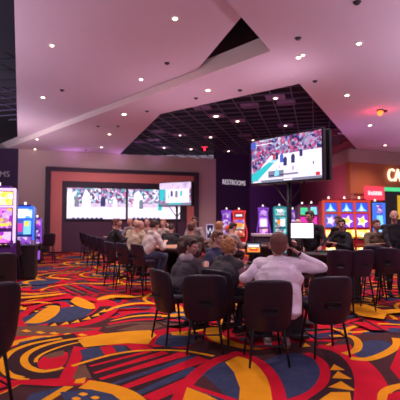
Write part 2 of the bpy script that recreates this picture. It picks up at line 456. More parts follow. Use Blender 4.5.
# ================================================================ ROOM SHELL
M_ceil = mat('ceiling_paint', (0.63, 0.495, 0.57), 0.85, var=0.03, scale=1.5)
M_cream = mat('cream_edge', (0.90, 0.80, 0.72), 0.7, var=0.03)
M_black = mat('black_deck', (0.012, 0.01, 0.02), 0.9)
M_dark = mat('dark_purple_paint', (0.045, 0.022, 0.075), 0.8, var=0.08, scale=2)
M_purple = mat('purple_paint', (0.16, 0.08, 0.30), 0.8, var=0.08, scale=2)
M_tan = mat('tan_paint', (0.62, 0.49, 0.47), 0.85, var=0.04, scale=1)
M_frame = mat('charcoal_trim', (0.045, 0.03, 0.06), 0.6)
M_salmon = mat('salmon_panel', (0.76, 0.25, 0.23), 0.7, var=0.06, scale=1.2)
M_maroon = mat('plum_panel', (0.10, 0.045, 0.095), 0.7)
M_rose = mat('rose_paint', (0.50, 0.12, 0.15), 0.8, var=0.08)
M_orange = mat('orange_paint', (0.45, 0.13, 0.05), 0.7, var=0.08, scale=1.5)
A = Vector((-9.8, 20.4)); B = Vector((1.43, 8.25)); dL1 = (B - A).normalized()
G3 = Vector((7.8, 20.4)); dL3 = (G3 - B).normalized()
Cc = Vector((2.5, 10.3)); D = Vector((-1.28, 13.3)); Ee = Vector((-4.36, 22.05))
H0 = B - dL3 * ((B.y - 6.9) / dL3.y)
def alongE(y): return Vector((-2.95 - 0.433 * (y - 6.4), y))
apex = Vector((-1.40, 2.85)); K = A + dL1 * ((9.87 - A.y) / dL1.y)
_e0 = alongE(6.4); _ed = alongE(20.0) - _e0
_t = ((A.x - _e0.x) * dL1.y - (A.y - _e0.y) * dL1.x) / (_ed.x * dL1.y - _ed.y * dL1.x)
A1 = _e0 + _ed * _t
Aleft = A - dL1 * 3.2
# upper ceiling (left), lower ceiling (right), the soffit between them, black deck over the openings
bm = bmesh.new(); prism(bm, [apex, H0 + Vector((0.03, 0.3)), K, A1], 5.2, 5.3); struct('ceiling', bm, M_ceil)
bm = bmesh.new(); prism(bm, [B - dL3 * 13.5, B, G3, Vector((8.6, 22.5)), Vector((15.5, 23.5)), Vector((15.5, -4))], 5.0, 5.3); struct('ceiling', bm, M_ceil)
bm = bmesh.new(); prism(bm, [Aleft, B, Cc, D, Ee, Vector((-4.6, 23.5)), Vector((-14, 23.0))], 5.0, 5.36)
o = struct('ceiling', bm, [M_ceil, M_cream])
for p in o.data.polygons:
    n = p.normal
    if abs(n.z) < 0.3 and n.y < -0.4: p.material_index = 1  # camera-side soffit faces take a paler cream
bm = bmesh.new(); box(bm, -16, 16, -4, 31, 6.4, 6.5); struct('ceiling', bm, M_black)
# open cell grid seen through the big opening
bm = bmesh.new()
gd = Vector((0.267, 0.9636)); gs = Vector((gd.y, -gd.x))
def clipb(c, d, half, wdt, z0, z1):
    n = Vector((-d.y, d.x)); a = c - d * half; b = c + d * half
    prism(bm, [a + n * wdt, b + n * wdt, b - n * wdt, a - n * wdt], z0, z1)
for i in range(-10, 13):
    clipb(Vector((1.6, 19.8)) + gs * (i * 0.62), gd, 9.6, 0.016, 5.40, 5.44)
for i in range(-15, 16):
    clipb(Vector((1.6, 19.8)) + gd * (i * 0.62), gs, 7.6, 0.016, 5.402, 5.438)
struct('ceiling', bm, mat('grid_paint', (0.10, 0.08, 0.14), 0.5))

class Wall:
    def __init__(s, p0, p1):
        s.p0 = Vector(p0); s.p1 = Vector(p1); s.d = (s.p1 - s.p0); s.L = s.d.length; s.d.normalize()
        s.rz = math.atan2(s.d.y, s.d.x); s.n = Vector((s.d.y, -s.d.x))   # towards the hall
    def uz(s, px, py):
        r = ray(px, py)
        # p0 + u d = t r
        det = r.x * (-s.d.y) + s.d.x * r.y
        t = (s.p0.x * (-s.d.y) + s.d.x * s.p0.y) / det
        q = Vector((r.x * t, r.y * t)); return (q - s.p0).dot(s.d), CAMH + r.z * t
    def place(s, o, off=0.0, u=0.0, z=0.0):
        o.location = (s.p0.x + s.d.x * u + s.n.x * off, s.p0.y + s.d.y * u + s.n.y * off, z); o.rotation_euler = (0, 0, s.rz)
        return o
WF = Wall((-8.8, 20.0), (0.9, 23.4)); WD = Wall((0.9, 23.4), (3.0, 25.0)); WP = Wall((3.0, 25.0), (6.9, 28.6))
WR = Wall((6.9, 28.6), (7.23, 20.0)); WO = Wall((7.23, 20.0), (13.5, 22.6)); WL = Wall((-14.5, 18.6), (-8.8, 20.0))
def wallbox(w, name, m, top, **k):
    o = struct(name, bx(0, w.L, 0, 0.2, -0.02, top), m); return w.place(o)
wallbox(WF, 'wall_back', M_tan, 5.0); wallbox(WD, 'wall_restrooms', M_dark, 6.4); wallbox(WP, 'wall_far', M_purple, 6.4)
wallbox(WO, 'wall_cashier', M_orange, 5.0); wallbox(WL, 'wall_left', M_dark, 5.0); wallbox(WR, 'wall_right', M_rose, 6.4)
# upper bands of the cashier wall
u0, _ = WO.uz(352, 160); _, zc = WO.uz(360, 163)
WO.place(struct('trim_1', bx(-0.05, WO.L, -0.12, 0.0, zc, 4.99), mat('beige_band', (0.46, 0.30, 0.25), 0.8)))
_, zr = WR.uz(346, 163)
WR.place(struct('trim_2', bx(WR.L - 3.9, WR.L + 0.12, -0.12, 0.0, zr, 4.99), mat('beige_band', (0.46, 0.30, 0.25), 0.8)))
_, zo = WO.uz(370, 187)
WO.place(struct('trim_3', bx(0.0, WO.L, -0.06, 0.0, zo - 0.35, zc), mat('amber_panel', (0.50, 0.14, 0.045), 0.6, var=0.1, scale=1)))
# portal around the video wall
zt = WF.uz(45, 167)[1]
ua, ub = WF.uz(45, 200)[0], WF.uz(198, 200)[0]
va, vb = WF.uz(50.5, 200)[0], WF.uz(193.5, 200)[0]
wa, wb = WF.uz(62, 200)[0], WF.uz(186.5, 200)[0]
zt2 = WF.uz(62, 172)[1] + 0.02; zt3 = WF.uz(62, 181)[1]
bm = bmesh.new()
box(bm, ua, va, -0.16, 0, 0, zt); box(bm, vb, ub, -0.16, 0, 0, zt); box(bm, va, vb, -0.16, 0, zt2, zt)
WF.place(struct('trim_4', bm, M_frame))
bm = bmesh.new()
box(bm, va, wa, -0.10, 0, 0, zt2); box(bm, wb, vb, -0.10, 0, 0, zt2); box(bm, wa, wb, -0.10, 0, zt3, zt2)
WF.place(struct('trim_5', bm, M_salmon))
sz0 = WF.uz(66, 220)[1]; sz1 = WF.uz(66, 187)[1]
WF.place(struct('trim_6', bx(wa, wb, -0.06, 0, sz0 - 0.08, zt3), M_frame))
WF.place(struct('trim_7', bx(wa, wb, -0.05, 0, 0, sz0 - 0.08), M_maroon))
WF.place(struct('baseboard_back', bx(0, WF.L, -0.03, 0, 0, 0.12), M_frame))

# ---- screens
M_casing = mat('screen_casing', (0.012, 0.012, 0.016), 0.35)
M_crowd = glow('crowd_picture', [(0.02, 0.02, 0.08), (0.75, 0.12, 0.45), (0.25, 0.20, 0.42), (0.85, 0.8, 1.0), (0.08, 0.45, 0.55), (0.10, 0.06, 0.22), (1, 0.9, 1)], 1.15, 9)
M_court = glow('court_picture', [(1, 0.86, 1), (0.93, 0.78, 1), (1, 0.95, 1)], 1.25, 1.2, vor=False)
M_rink = glow('court_tint', [(0.55, 0.35, 0.75), (0.95, 0.75, 1), (0.7, 0.45, 0.8)], 1.0, 3, vor=False)
ART = {k: flatglow('glow_' + k, c, s) for k, c, s in (('white', (1, 0.95, 1), 1.3), ('teal', (0.03, 0.65, 0.72), 1.0), ('blue', (0.10, 0.16, 0.75), 0.9), ('navy', (0.05, 0.05, 0.22), 0.8),
       ('magenta', (0.9, 0.05, 0.5), 1.0), ('grey', (0.30, 0.32, 0.45), 0.8), ('red', (0.85, 0.03, 0.05), 0.9), ('skyb', (0.25, 0.7, 1), 1.2), ('yellow', (1, 0.75, 0.08), 1.2), ('green', (0.08, 0.8, 0.3), 1.0), ('orange', (1, 0.30, 0.04), 1.1),
       ('purple', (0.35, 0.06, 0.8), 1.0), ('violet', (0.62, 0.3, 1), 1.2))}
def art(name, parent, W, H, pieces, y=-0.004, off=(0, 0)):
    """flat picture in the x-z plane made of coloured patches, ONE mesh (the lit display)"""
    bm = bmesh.new(); mats = []
    for i, (m, pts) in enumerate(pieces):
        if m not in mats: mats.append(m)
        f = bm.faces.new([bm.verts.new((off[0] + p[0] * W, y - 0.0006 * i, off[1] + p[1] * H)) for p in pts]); f.material_index = mats.index(m)
    bmesh.ops.triangulate(bm, faces=bm.faces[:])
    me = bpy.data.meshes.new(name); bm.to_mesh(me); bm.free()
    return link(name, me, mats, parent)
def rc4(x0, x1, z0, z1): return [(x0, z0), (x1, z0), (x1, z1), (x0, z1)]
def player(x, z, h, m):
    w_ = h * 0.13
    return [(m, [(x - w_, z), (x - w_ * 0.3, z + h * 0.45), (x - w_, z + h * 0.8), (x - w_ * 0.2, z + h), (x + w_ * 0.3, z + h), (x + w_, z + h * 0.75), (x + w_ * 0.4, z + h * 0.45), (x + w_ * 0.9, z)])]
def video_panel(w0, w1, label, seed):
    r = random.Random(seed)
    W = w1 - w0; H = sz1 - sz0
    t = thing('video_panel', label, 'screen', group='video wall panels in the salmon portal'); WF.place(t, 0.06, w0, sz0)
    obj('casing', bx(0, W, -0.06, 0, -0.03, H + 0.03), M_casing, t)
    pcs = [(M_crowd, rc4(0.012, .988, 0.40, 0.98)), (M_court, rc4(0.012, .988, 0.03, 0.42)), (M_rink, rc4(0.012, .988, 0.40, 0.52))]
    for i in range(80):
        x = r.uniform(0.03, 0.93); z = r.uniform(0.5, 0.9)
        pcs.append((ART[r.choice(['white', 'white', 'teal', 'navy', 'magenta', 'navy', 'white', 'violet', 'grey'])], rc4(x, x + r.uniform(0.01, 0.035), z, z + r.uniform(0.025, 0.08))))
    if seed == 1:
        pcs.append((ART['white'], [(0.02, 0.4), (0.12, 0.4), (0.12, 0.75), (0.08, 0.9), (0.02, 0.9)]))
        pcs.append((ART['white'], [(0.25, 0.25), (0.40, 0.25), (0.38, 0.8), (0.31, 0.95), (0.26, 0.7)]))
        pcs += player(0.17, 0.4, 0.28, ART['grey']); pcs += player(0.6, 0.42, 0.3, ART['navy']); pcs += player(0.8, 0.42, 0.25, ART['white'])
    else:
        pcs.append((ART['white'], [(0.10, 0.2), (0.26, 0.2), (0.28, 0.75), (0.2, 0.93), (0.12, 0.8)]))
        pcs += player(0.25, 0.35, 0.3, ART['grey']); pcs += player(0.6, 0.3, 0.3, ART['teal'])
    pcs.append((ART['grey'], rc4(0.012, 0.6, 0.03, 0.055)))
    for i in range(7): pcs.append((ART['navy'], rc4(0.10 + i * 0.075, 0.14 + i * 0.075, 0.03, 0.075)))
    art('display', t, W, H, pcs, y=-0.062)
s_u = WF.uz(126.5, 200)[0]
video_panel(WF.uz(66, 200)[0], s_u - 0.02, 'left half of the wide video wall, crowd over a white court', 1)
video_panel(s_u + 0.02, WF.uz(180, 200)[0], 'right half of the wide video wall, partly behind a hanging television', 2)

# ---- lettering
M_letter = mat('sign_letter', (0.6, 0.55, 0.6), 0.5, emit=(0.9, 0.8, 0.9), es=0.55)
ul, zl = WD.uz(222, 182); ur, _ = WD.uz(245, 182)
o = text_mesh('restroom_sign', 'RESTROOMS', 0.40, M_letter, align='LEFT')
sxx = (ur - ul) / max(v.co.x for v in o.data.vertices)
for v in o.data.vertices: v.co.x *= sxx
WD.place(o, 0.03, ul, zl); o.rotation_euler = (PI / 2, 0, WD.rz)
tag(o, 'small pale RESTROOMS lettering on the dark centre wall', 'sign')
ul, zl = WL.uz(10, 174.5)
o = text_mesh('restroom_sign', 'RESTROOMS', 0.38, mat('dim_letter', (0.35, 0.28, 0.35), 0.5, emit=(0.7, 0.6, 0.7), es=0.10), align='RIGHT')
WL.place(o, 0.03, ul, zl); o.rotation_euler = (PI / 2, 0, WL.rz)
tag(o, 'pale RESTROOMS lettering cut off by the left picture edge', 'sign')
M_glowletter = mat('lit_letter', (0.9, 0.85, 0.7), 0.5, emit=(1, 0.88, 0.60), es=1.3)
ul, zl = WO.uz(385.5, 175); ur, _ = WO.uz(398.5, 174.5)
o = text_mesh('cashier_sign', 'CA', 0.9, M_glowletter, align='LEFT', ext=0.05)
zs = [v.co.z for v in o.data.vertices]; ys = [v.co.y for v in o.data.vertices]; xs = [v.co.x for v in o.data.vertices]
hz = WO.uz(390, 168.5)[1] - WO.uz(390, 181)[1]
for v in o.data.vertices: v.co.y = (v.co.y - min(ys)) / (max(ys) - min(ys)) * hz - hz / 2; v.co.x = (v.co.x - min(xs)) / (max(xs) - min(xs)) * (ur - ul)
WO.place(o, 0.16, ul, zl); o.rotation_euler = (PI / 2, 0, WO.rz)
tag(o, 'large glowing CA letters on the orange wall at the right edge', 'sign')
# red sign
ul, zl = WO.uz(363, 200); ur, zh = WO.uz(382, 187)
t = thing('red_sign', 'bright red lit sign with a white line on the orange wall', 'sign'); WO.place(t, 0.06, ul, zl)
obj('sign_box', bx(0, ur - ul, -0.10, 0, 0, zh - zl), mat('red_sign_face', (0.4, 0.02, 0.04), 0.4, emit=(1, 0.06, 0.12), es=0.85), t, bevel=0.01)
bm = bmesh.new(); W_ = ur - ul; H_ = zh - zl
for i, (a_, b_, c_, d_) in enumerate(((.14, .24, .36, .66), (.27, .36, .36, .60), (.39, .49, .36, .64), (.51, .60, .36, .64), (.62, .72, .36, .64), (.74, .84, .36, .64))):
    box(bm, a_ * W_, b_ * W_, -0.115, -0.10, c_ * H_, d_ * H_)
obj('lettering', bm, flatglow('pink_white', (1, 0.75, 0.8), 1.1), t)
# cashier window opening: dark recess, green lit header, yellow banner
ul, zl = WO.uz(383, 245); zh = WO.uz(383, 188)[1]
WO.place(struct('window_1', bx(ul, ul + 4.0, -0.08, -0.055, 1.0, zh), mat('dark_glass', (0.02, 0.012, 0.02), 0.15)))
t = thing('green_light_strip', 'bright green lit strip above the cashier window', 'light'); WO.place(t, 0.08, ul, WO.uz(390, 191.6)[1])
z0 = WO.uz(390, 192)[1]; z1 = WO.uz(390, 187.8)[1]
obj('housing', bx(0, 2.6, -0.02, 0, 0, z1 - z0), M_casing, t); obj('strip', bx(0.02, 2.58, -0.06, -0.02, 0.01, z1 - z0 - 0.01), ART['green'], t)
ul, zl = WO.uz(396, 219); ur, zh = WO.uz(410, 196)
o = WO.place(obj('yellow_banner', bx(ul, ur, -0.14, -0.11, zl, zh), flatglow('yellow_banner', (0.95, 0.55, 0.03), 0.75))); tag(o, 'yellow banner hanging at the right picture edge', 'banner')

# ================================================================ DOWNLIGHTS, SPEAKERS
M_bulb = flatglow('lamp_bulb', (1, 0.80, 0.62), 6.0)
M_trimw = mat('lamp_trim', (0.7, 0.6, 0.6), 0.4)
M_tile = mat('lamp_tile', (0.20, 0.12, 0.26), 0.6)
lamp_light = bpy.data.lights.new('downlight', 'SPOT')
lamp_light.energy = LAMP_W; lamp_light.color = (1, 0.75, 0.74); lamp_light.spot_size = R(125); lamp_light.spot_blend = 0.9; lamp_light.shadow_soft_size = 0.09
def downlight(p, label, group, tile=False, r=0.055, power=True):
    t = thing('downlight', label, 'ceiling light', (p.x, p.y, p.z), 0, group)
    bm = bmesh.new()
    cyl(bm, (0, 0, -0.012), r * 1.45, r * 1.55, 0.014, 20); obj('trim_ring', bm, M_trimw, t)
    bm = bmesh.new(); cyl(bm, (0, 0, -0.03), r * 0.65, r * 0.8, 0.02, 20); obj('bulb', bm, M_bulb, t)
    if tile:
        M_ = Matrix.Rotation(math.atan2(gd.y, gd.x), 4, 'Z')
        obj('ceiling_tile', bx(-0.3, 0.3, -0.3, 0.3, 0.003, 0.02, M=M_), M_tile, t)
    if power:
        l = bpy.data.objects.new('lamp', lamp_light); C.objects.link(l); l.parent = t; l.location = (0, 0, -0.06)
    return t
def placed(px, py, z):
    p = atz(px, py, z); return p
for i, (x, y, rr) in enumerate(((175, 18, .055), (52, 45, .05), (43, 97, .07), (141, 79, .06))):
    downlight(placed(x, y, 5.2), ('round downlight nearest the top edge on the upper left ceiling', 'round downlight high on the left ceiling near its dark edge', 'round downlight on the left ceiling just above the cream edge strip', 'round downlight on the left ceiling close to the cream strip')[i], 'downlights in the pink ceiling', r=rr)
for i, (x, y) in enumerate(((124, 114), (109.5, 134), (101.5, 147), (37, 139), (35, 149), (0.5, 149), (208, 90))):
    downlight(placed(x, y, 5.0), ('brightest downlight in the sloping soffit left of the dark opening', 'downlight in the soffit low beside the dark opening', 'downlight in the soffit just above the video wall', 'upper of two close downlights in the soffit at far left', 'lower of two close downlights in the soffit at far left', 'downlight cut by the left picture edge', 'downlight in the soffit above the dark grid ceiling')[i], 'downlights in the pink ceiling', r=0.07 if i else 0.09, power=i not in (2, 3, 4, 5))
dim_fill = lamp_light.copy(); dim_fill.energy = LAMP_W * 0.45
for x_, y_ in ((-2.2, -0.6), (0.6, -1.8), (3.2, -0.6), (5.2, 2.4), (-2.6, 3.4)):  # out-of-view lamps without fixtures, added to light the near backs and chairs
    l = bpy.data.objects.new('lamp', lamp_light); C.objects.link(l); l.location = (x_, y_, 4.9); l.data = lamp_light if y_ > 2 else dim_fill
p1 = placed(298.5, 57, 5.0); p2 = placed(303, 54.5, 5.0)
downlight(p1, 'left lamp of the twin downlight on the right ceiling', 'downlights in the pink ceiling', r=0.06); downlight(p2, 'right lamp of the twin downlight on the right ceiling', 'downlights in the pink ceiling', r=0.045, power=False)
for i, (x, y) in enumerate(((359, 43), (347, 95), (370, 125), (385, 145))):
    downlight(placed(x, y, 5.0), ('downlight nearest the top right corner', 'downlight on the right ceiling left of the red lamp', 'downlight on the right ceiling below the red lamp', 'lowest downlight on the right ceiling above the orange wall')[i], 'downlights in the pink ceiling', r=0.055 if i < 1 else 0.075)
for i, (x, y, rr) in enumerate(((216, 116, .11), (237.5, 121, .08), (210.5, 137, .075), (191, 149, .08), (228.5, 151, .07), (253, 140, .06), (275.5, 98, .07), (285.5, 125.5, .07), (345, 133.5, .07), (164, 147.5, .08), (180, 135, .05))):
    downlight(placed(x, y, 5.4), ('largest warm lamp in the dark grid ceiling', 'lamp in the dark grid right of the largest one', 'lamp in the dark grid near the small red sign', 'lamp low in the dark grid left of the small red sign', 'lamp low in the dark grid above the restrooms wall', 'lamp in the dark grid at the corner of the large television', 'lamp in the dark grid near its pointed near corner', 'lamp in the dark grid above the large television', 'lamp at the right border of the dark grid', 'lamp in a pale tile at the left of the dark grid', 'faint lamp among the bright grid bars')[i], 'lamps in the dark grid ceiling', tile=True, r=rr, power=i not in (3, 4, 9))
# pale tiles without lamps
for x, y, in ((157, 132), (153, 140), (139, 142), (202, 108), (250, 106), (245, 136), (286, 103)):
    p = placed(x, y, 5.43)
    o = obj('ceiling_tile', bx(-0.3, 0.3, -0.3, 0.3, 0, 0.02), M_tile); o.location = p; o.rotation_euler = (0, 0, math.atan2(gd.y, gd.x)); o['kind'] = 'structure'
M_spk = mat('speaker_black', (0.02, 0.015, 0.02), 0.5)
sp = [(167, 63, 5.2), (62, 90, 5.2), (98, 126, 5.0), (147, 111, 5.0), (118, 126, 5.0), (86, 150, 5.0), (196, 98, 5.0), (240, 90, 5.0), (298, 38, 5.0), (315, 81, 5.0), (357, 2, 5.0)]
spl = ['near the cream strip at upper centre', 'beside a downlight on the left ceiling', 'in the left part of the soffit', 'just outside the tip of the dark opening', 'low in the soffit by the slanting edge', 'in the soffit above the video wall', 'above the front edge of the dark opening', 'smallest, above the dark opening further right', 'between the dark triangle and the twin lamps', 'just right of the dark opening corner', 'at the top right picture edge']
for (x, y, z), s_ in zip(sp, spl):
    bm = bmesh.new(); cyl(bm, (0, 0, -0.035), 0.040, 0.055, 0.035, 20)
    t = thing('ceiling_speaker', 'small black round ceiling dome ' + s_, 'ceiling dome', placed(x, y, z), 0, 'small black domes in the pink ceiling')
    obj('dome', bm, M_spk, t); bm = bmesh.new(); cyl(bm, (0, 0, -0.008), 0.062, 0.066, 0.009, 20); obj('rim', bm, M_spk, t)
# red ceiling lamp and exit sign
p = placed(380, 110, 5.0)
t = thing('red_ceiling_lamp', 'glowing red orange lamp on the right ceiling', 'lamp', p)
bm = bmesh.new(); cyl(bm, (0, 0, -0.03), 0.10, 0.11, 0.03, 24); obj('base', bm, M_spk, t)
bm = bmesh.new(); ell(bm, (0, 0, -0.09), (0.085, 0.085, 0.09)); obj('globe', bm, flatglow('red_globe', (1, 0.18, 0.02), 3.0), t, True)
l = bpy.data.lights.new('red_glow', 'POINT'); l.energy = 14; l.color = (1, 0.03, 0.08); l.shadow_soft_size = 0.05
lo = bpy.data.objects.new('red_glow', l); C.objects.link(lo); lo.parent = t; lo.location = (0.0, 0.1, -0.28)
bm = bmesh.new(); cyl(bm, (0.18, 0.02, -0.06), 0.05, 0.06, 0.06, 16); obj('sensor', bm, M_spk, t)
p = placed(204.5, 146, 5.38)
t = thing('exit_sign', 'tiny red lit sign hanging in the dark grid ceiling', 'sign', p)
obj('sign_box', bx(-0.2, 0.2, -0.03, 0.03, -0.26, -0.02), mat('exit_box', (0.10, 0.02, 0.03), 0.5), t)
obj('lit_bar', bx(-0.05, 0.05, -0.036, -0.03, -0.25, -0.04), flatglow('exit_red', (1, 0.03, 0.08), 2.0), t)
obj('lit_band', bx(-0.16, 0.16, -0.035, -0.03, -0.08, -0.04), flatglow('exit_red', (1, 0.03, 0.08), 2.0), t)

# ================================================================ HANGING TELEVISIONS ON POLES
M_pole = mat('pole_metal', (0.03, 0.025, 0.035), 0.4, metal=0.5)
def television(cl, cr, z0, H, label, pcs, foot, back, name='pole_television'):
    """cl, cr: ground positions of the left and right end of the screen"""
    cl = Vector(cl); cr = Vector(cr); W = (cr - cl).length; rz = math.atan2(cr.y - cl.y, cr.x - cl.x)
    t = thing(name, label, 'television', ((cl.x + cr.x) / 2, (cl.y + cr.y) / 2, 0), rz)
    b = 0.035
    bm = bmesh.new(); box(bm, -W / 2 - b, W / 2 + b, 0, 0.10, z0 - b, z0 + H + b); obj('casing', bm, M_casing, t, bevel=0.012)
    art('display', t, W, H, [(m, [(q[0] - 0.5, q[1]) for q in pts]) for m, pts in pcs], y=-0.003, off=(0, z0))
    if back:
        bm = bmesh.new(); box(bm, -W / 2 - b, W / 2 + b, 0.22, 0.30, z0 - b, z0 + H + b); obj('rear_casing', bm, M_casing, t, bevel=0.012)
        bm = bmesh.new(); box(bm, -0.35, 0.35, 0.10, 0.22, z0 + 0.2, z0 + H - 0.2); box(bm, -W / 2 + 0.1, W / 2 - 0.1, 0.10, 0.22, z0 - 0.02, z0 + 0.05); obj('mount', bm, M_pole, t)
    py_ = 0.16 if back else 0.16
    bm = bmesh.new(); tube(bm, [(0, py_, 0.02), (0, py_, z0 + 0.3)], 0.05, 14); obj('pole', bm, M_pole, t, True)
    bm = bmesh.new(); cyl(bm, (0, py_, 0), 0.26, 0.24, 0.03, 28); obj('base', bm, M_pole, t)
    for sgn in (-1, 1):
        bm = bmesh.new(); tube(bm, [(0, py_, z0 - 0.52), (sgn * 0.42, py_, z0 - 0.02)], 0.018, 8); obj('brace', bm, M_pole, t)
    return t
M_tvcrowd = glow('arena_crowd', [(0.03, 0.03, 0.16), (0.45, 0.05, 0.16), (0.14, 0.14, 0.42), (0.75, 0.75, 0.95), (0.10, 0.08, 0.3), (0.5, 0.45, 0.85), (0.7, 0.1, 0.25)], 1.0, 17)
rr_ = random.Random(5)
pcs = [(M_tvcrowd, rc4(0, 1, 0, 1)), (M_court, [(0.30, 0.60), (1, 0.62), (1, 0.04), (0.0, 0.04), (0.0, 0.10)]), (ART['teal'], [(0, 0.05), (0.10, 0.06), (0.36, 0.44), (0.28, 0.46), (0, 0.20)]), (ART['skyb'], [(0.30, 0.46), (0.35, 0.6), (0.42, 0.6), (0.40, 0.46)])]
for x, z, h, c in ((0.40, 0.50, .16, 'navy'), (0.47, 0.42, .2, 'blue'), (0.52, 0.34, .2, 'navy'), (0.63, 0.38, .2, 'navy'), (0.63, 0.22, .10, 'violet'), (0.74, 0.5, .16, 'navy'), (0.36, .50, .14, 'red'), (0.90, 0.30, .07, 'grey'), (0.44, .3, .06, 'violet')): pcs += player(x, z, h, ART[c])
pcs += [(ART['grey'], rc4(0.27, 0.50, 0.10, 0.25)), (ART['skyb'], [(0.38, 0.12), (0.43, 0.15), (0.43, 0.22), (0.40, 0.30), (0.37, 0.22), (0.36, 0.15)]), (ART['navy'], rc4(0.28, 0.36, 0.13, 0.16)), (ART['navy'], rc4(0.44, 0.49, 0.13, 0.16)), (ART['grey'], rc4(0.50, 0.70, 0.13, 0.17)),
        (ART['grey'], rc4(0.0, 1, 0.0, 0.055)), (ART['white'], rc4(0.03, 0.16, 0.015, 0.04)), (ART['white'], rc4(0.5, 0.62, 0.015, 0.04)), (ART['red'], rc4(0.93, 0.98, 0.06, 0.13)), (ART['white'], rc4(0.02, 0.06, 0.90, 0.95)), (ART['blue'], rc4(0.0, 0.08, 0.82, 0.97)), (ART['white'], rc4(0.08, 0.34, 0.885, 0.90))]
dl, dr = 9.5, 8.08
tv1 = television((xat(252, dl), dl), (xat(322.5, dr), dr), 0.5 * (at(252, 184, dl).z + at(322.5, 177.5, dr).z), 0.96, 'large television on a dark pole showing a basketball game', pcs, None, True)
pcs = [(M_tvcrowd, rc4(0, 1, 0, 1)), (M_court, rc4(0.2, 0.95, 0.12, 0.85)), (ART['teal'], [(0, 0.25), (0.15, 0.2), (0.2, 0.8), (0, 0.7)]), (M_rink, rc4(0, 1, 0.72, 1)), (ART['grey'], rc4(0, 1, 0.0, 0.1)), (ART['teal'], rc4(0.3, 0.7, 0.05, 0.12))]
pcs += player(0.4, 0.4, 0.25, ART['navy']) + player(0.55, 0.35, 0.3, ART['grey']) + player(0.7, 0.4, 0.25, ART['teal']) + player(0.3, 0.3, 0.2, ART['skyb'])
d2, d3 = 18.6, 17.8
tv2 = television((xat(159.5, d2), d2), (xat(191, d3), d3), at(175, 205.5, 18.2).z, at(175, 182.5, 18.2).z - at(175, 205.5, 18.2).z, 'smaller television on a pole in front of the video wall', pcs, None, True)

# ================================================================ CHAIRS
M_leather = mat('chair_vinyl', (0.014, 0.010, 0.020), 0.42, var=0.2, bump=0.15, bscale=90)
M_leather2 = mat('chair_vinyl_plum', (0.024, 0.015, 0.036), 0.45, var=0.2, bump=0.15, bscale=90)
M_leg = mat('chair_leg', (0.012, 0.010, 0.014), 0.35, metal=0.3)
def make_chair(name, label, lm, W=0.53, zb=0.38, zt=0.95, seat=0.62, slot=(0.15, 0.03), slotv=0.42, group=None, grip=False):
    t = thing(name, label, 'chair', group=group)
    # backrest shell: rounded outline, wraps forward, hole for the grip
    nu, nv = 20, 18
    bm = bmesh.new(); V = {}
    for i in range(nu + 1):
        for j in range(nv + 1):
            a = 2 * i / nu - 1; b = 2 * j / nv - 1
            # square to rounded square
            rx = math.copysign(abs(a) ** 0.9, a); ry = math.copysign(abs(b) ** 0.9, b)
            k = 1 - 0.085 * (abs(rx) ** 4) * (abs(ry) ** 4) * 2.2
            ww = W / 2 * (1.0 - 0.05 * (1 - (ry + 1) / 2))
            x = rx * ww * k; z = (zb + zt) / 2 + ry * (zt - zb) / 2 * k
            y = -0.235 - 0.045 * (ry + 1) / 2 + 0.10 * abs(rx) ** 2.4 + 0.02 * (1 - ry) ** 2 * 0.8
            V[i, j] = bm.verts.new((x, y, z))
    for i in range(nu):
        for j in range(nv):
            cx = (2 * (i + .5) / nu - 1) * W / 2; cv = (j + .5) / nv
            if abs(cx) < slot[0] / 2 and abs(cv - slotv) < slot[1]: continue
            bm.faces.new((V[i, j], V[i + 1, j], V[i + 1, j + 1], V[i, j + 1]))
    bk = obj('backrest', bm, lm, t, True)
    so = bk.modifiers.new('s', 'SOLIDIFY'); so.thickness = 0.055; so.offset = 0
    su = bk.modifiers.new('u', 'SUBSURF'); su.levels = 1; su.render_levels = 1
    bm = bmesh.new(); zz = zb + (zt - zb) * slotv; sw = slot[0] / 2 + 0.012; sh = slot[1] * (zt - zb) + 0.010
    pts = [(sw * math.copysign(abs(math.cos(a)) ** 0.5, math.cos(a)), -0.268, zz + sh * math.copysign(abs(math.sin(a)) ** 0.5, math.sin(a))) for a in [2 * PI * k / 20 for k in range(20)]]
    tube(bm, pts, 0.008, 6, closed=True); obj('grip_rim', bm, M_leg, bk, True)
    obj('grip_recess', bx(-sw - 0.01, sw + 0.01, -0.252, -0.238, zz - sh - 0.01, zz + sh + 0.01), M_leg, bk)
    # seat cushion
    bm = bmesh.new(); sa, sb = W / 2 - 0.01, 0.225
    rings = [(0.90, seat - 0.11), (0.98, seat - 0.09), (1.0, seat - 0.045), (0.97, seat - 0.012), (0.86, seat)]
    vr = []
    for k, z in rings:
        vr.append([bm.verts.new((sa * k * math.copysign(abs(math.cos(2 * PI * q / 28)) ** 0.55, math.cos(2 * PI * q / 28)), 0.015 + sb * k * math.copysign(abs(math.sin(2 * PI * q / 28)) ** 0.55, math.sin(2 * PI * q / 28)), z)) for q in range(28)])
    for a, b in zip(vr, vr[1:]):
        for q in range(28): bm.faces.new((a[q], a[(q + 1) % 28], b[(q + 1) % 28], b[q]))
    bm.faces.new(vr[0][::-1]); bm.faces.new(vr[-1]); obj('seat', bm, lm, t, True)
    # legs and foot ring
    f = 0.28 / 0.5
    for sx in (-1, 1):
        for sy in (-1, 1):
            bm = bmesh.new(); cap(bm, (sx * 0.15, 0.01 + sy * 0.14, seat - 0.10), 0.018, (sx * 0.215, 0.01 + sy * 0.22, 0.012), 0.013, n=8, hemi=1)
            obj('leg', bm, M_leg, t, True)
    hz_ = seat * 0.36; k = 0.15 + 0.065 * (seat - hz_) / seat; k2 = 0.14 + 0.08 * (seat - hz_) / seat
    bm = bmesh.new(); tube(bm, [(-k, 0.01 - k2, hz_), (k, 0.01 - k2, hz_), (k, 0.01 + k2, hz_), (-k, 0.01 + k2, hz_)], 0.010, 8, closed=True); obj('foot_rail', bm, M_leg, t)
    return t
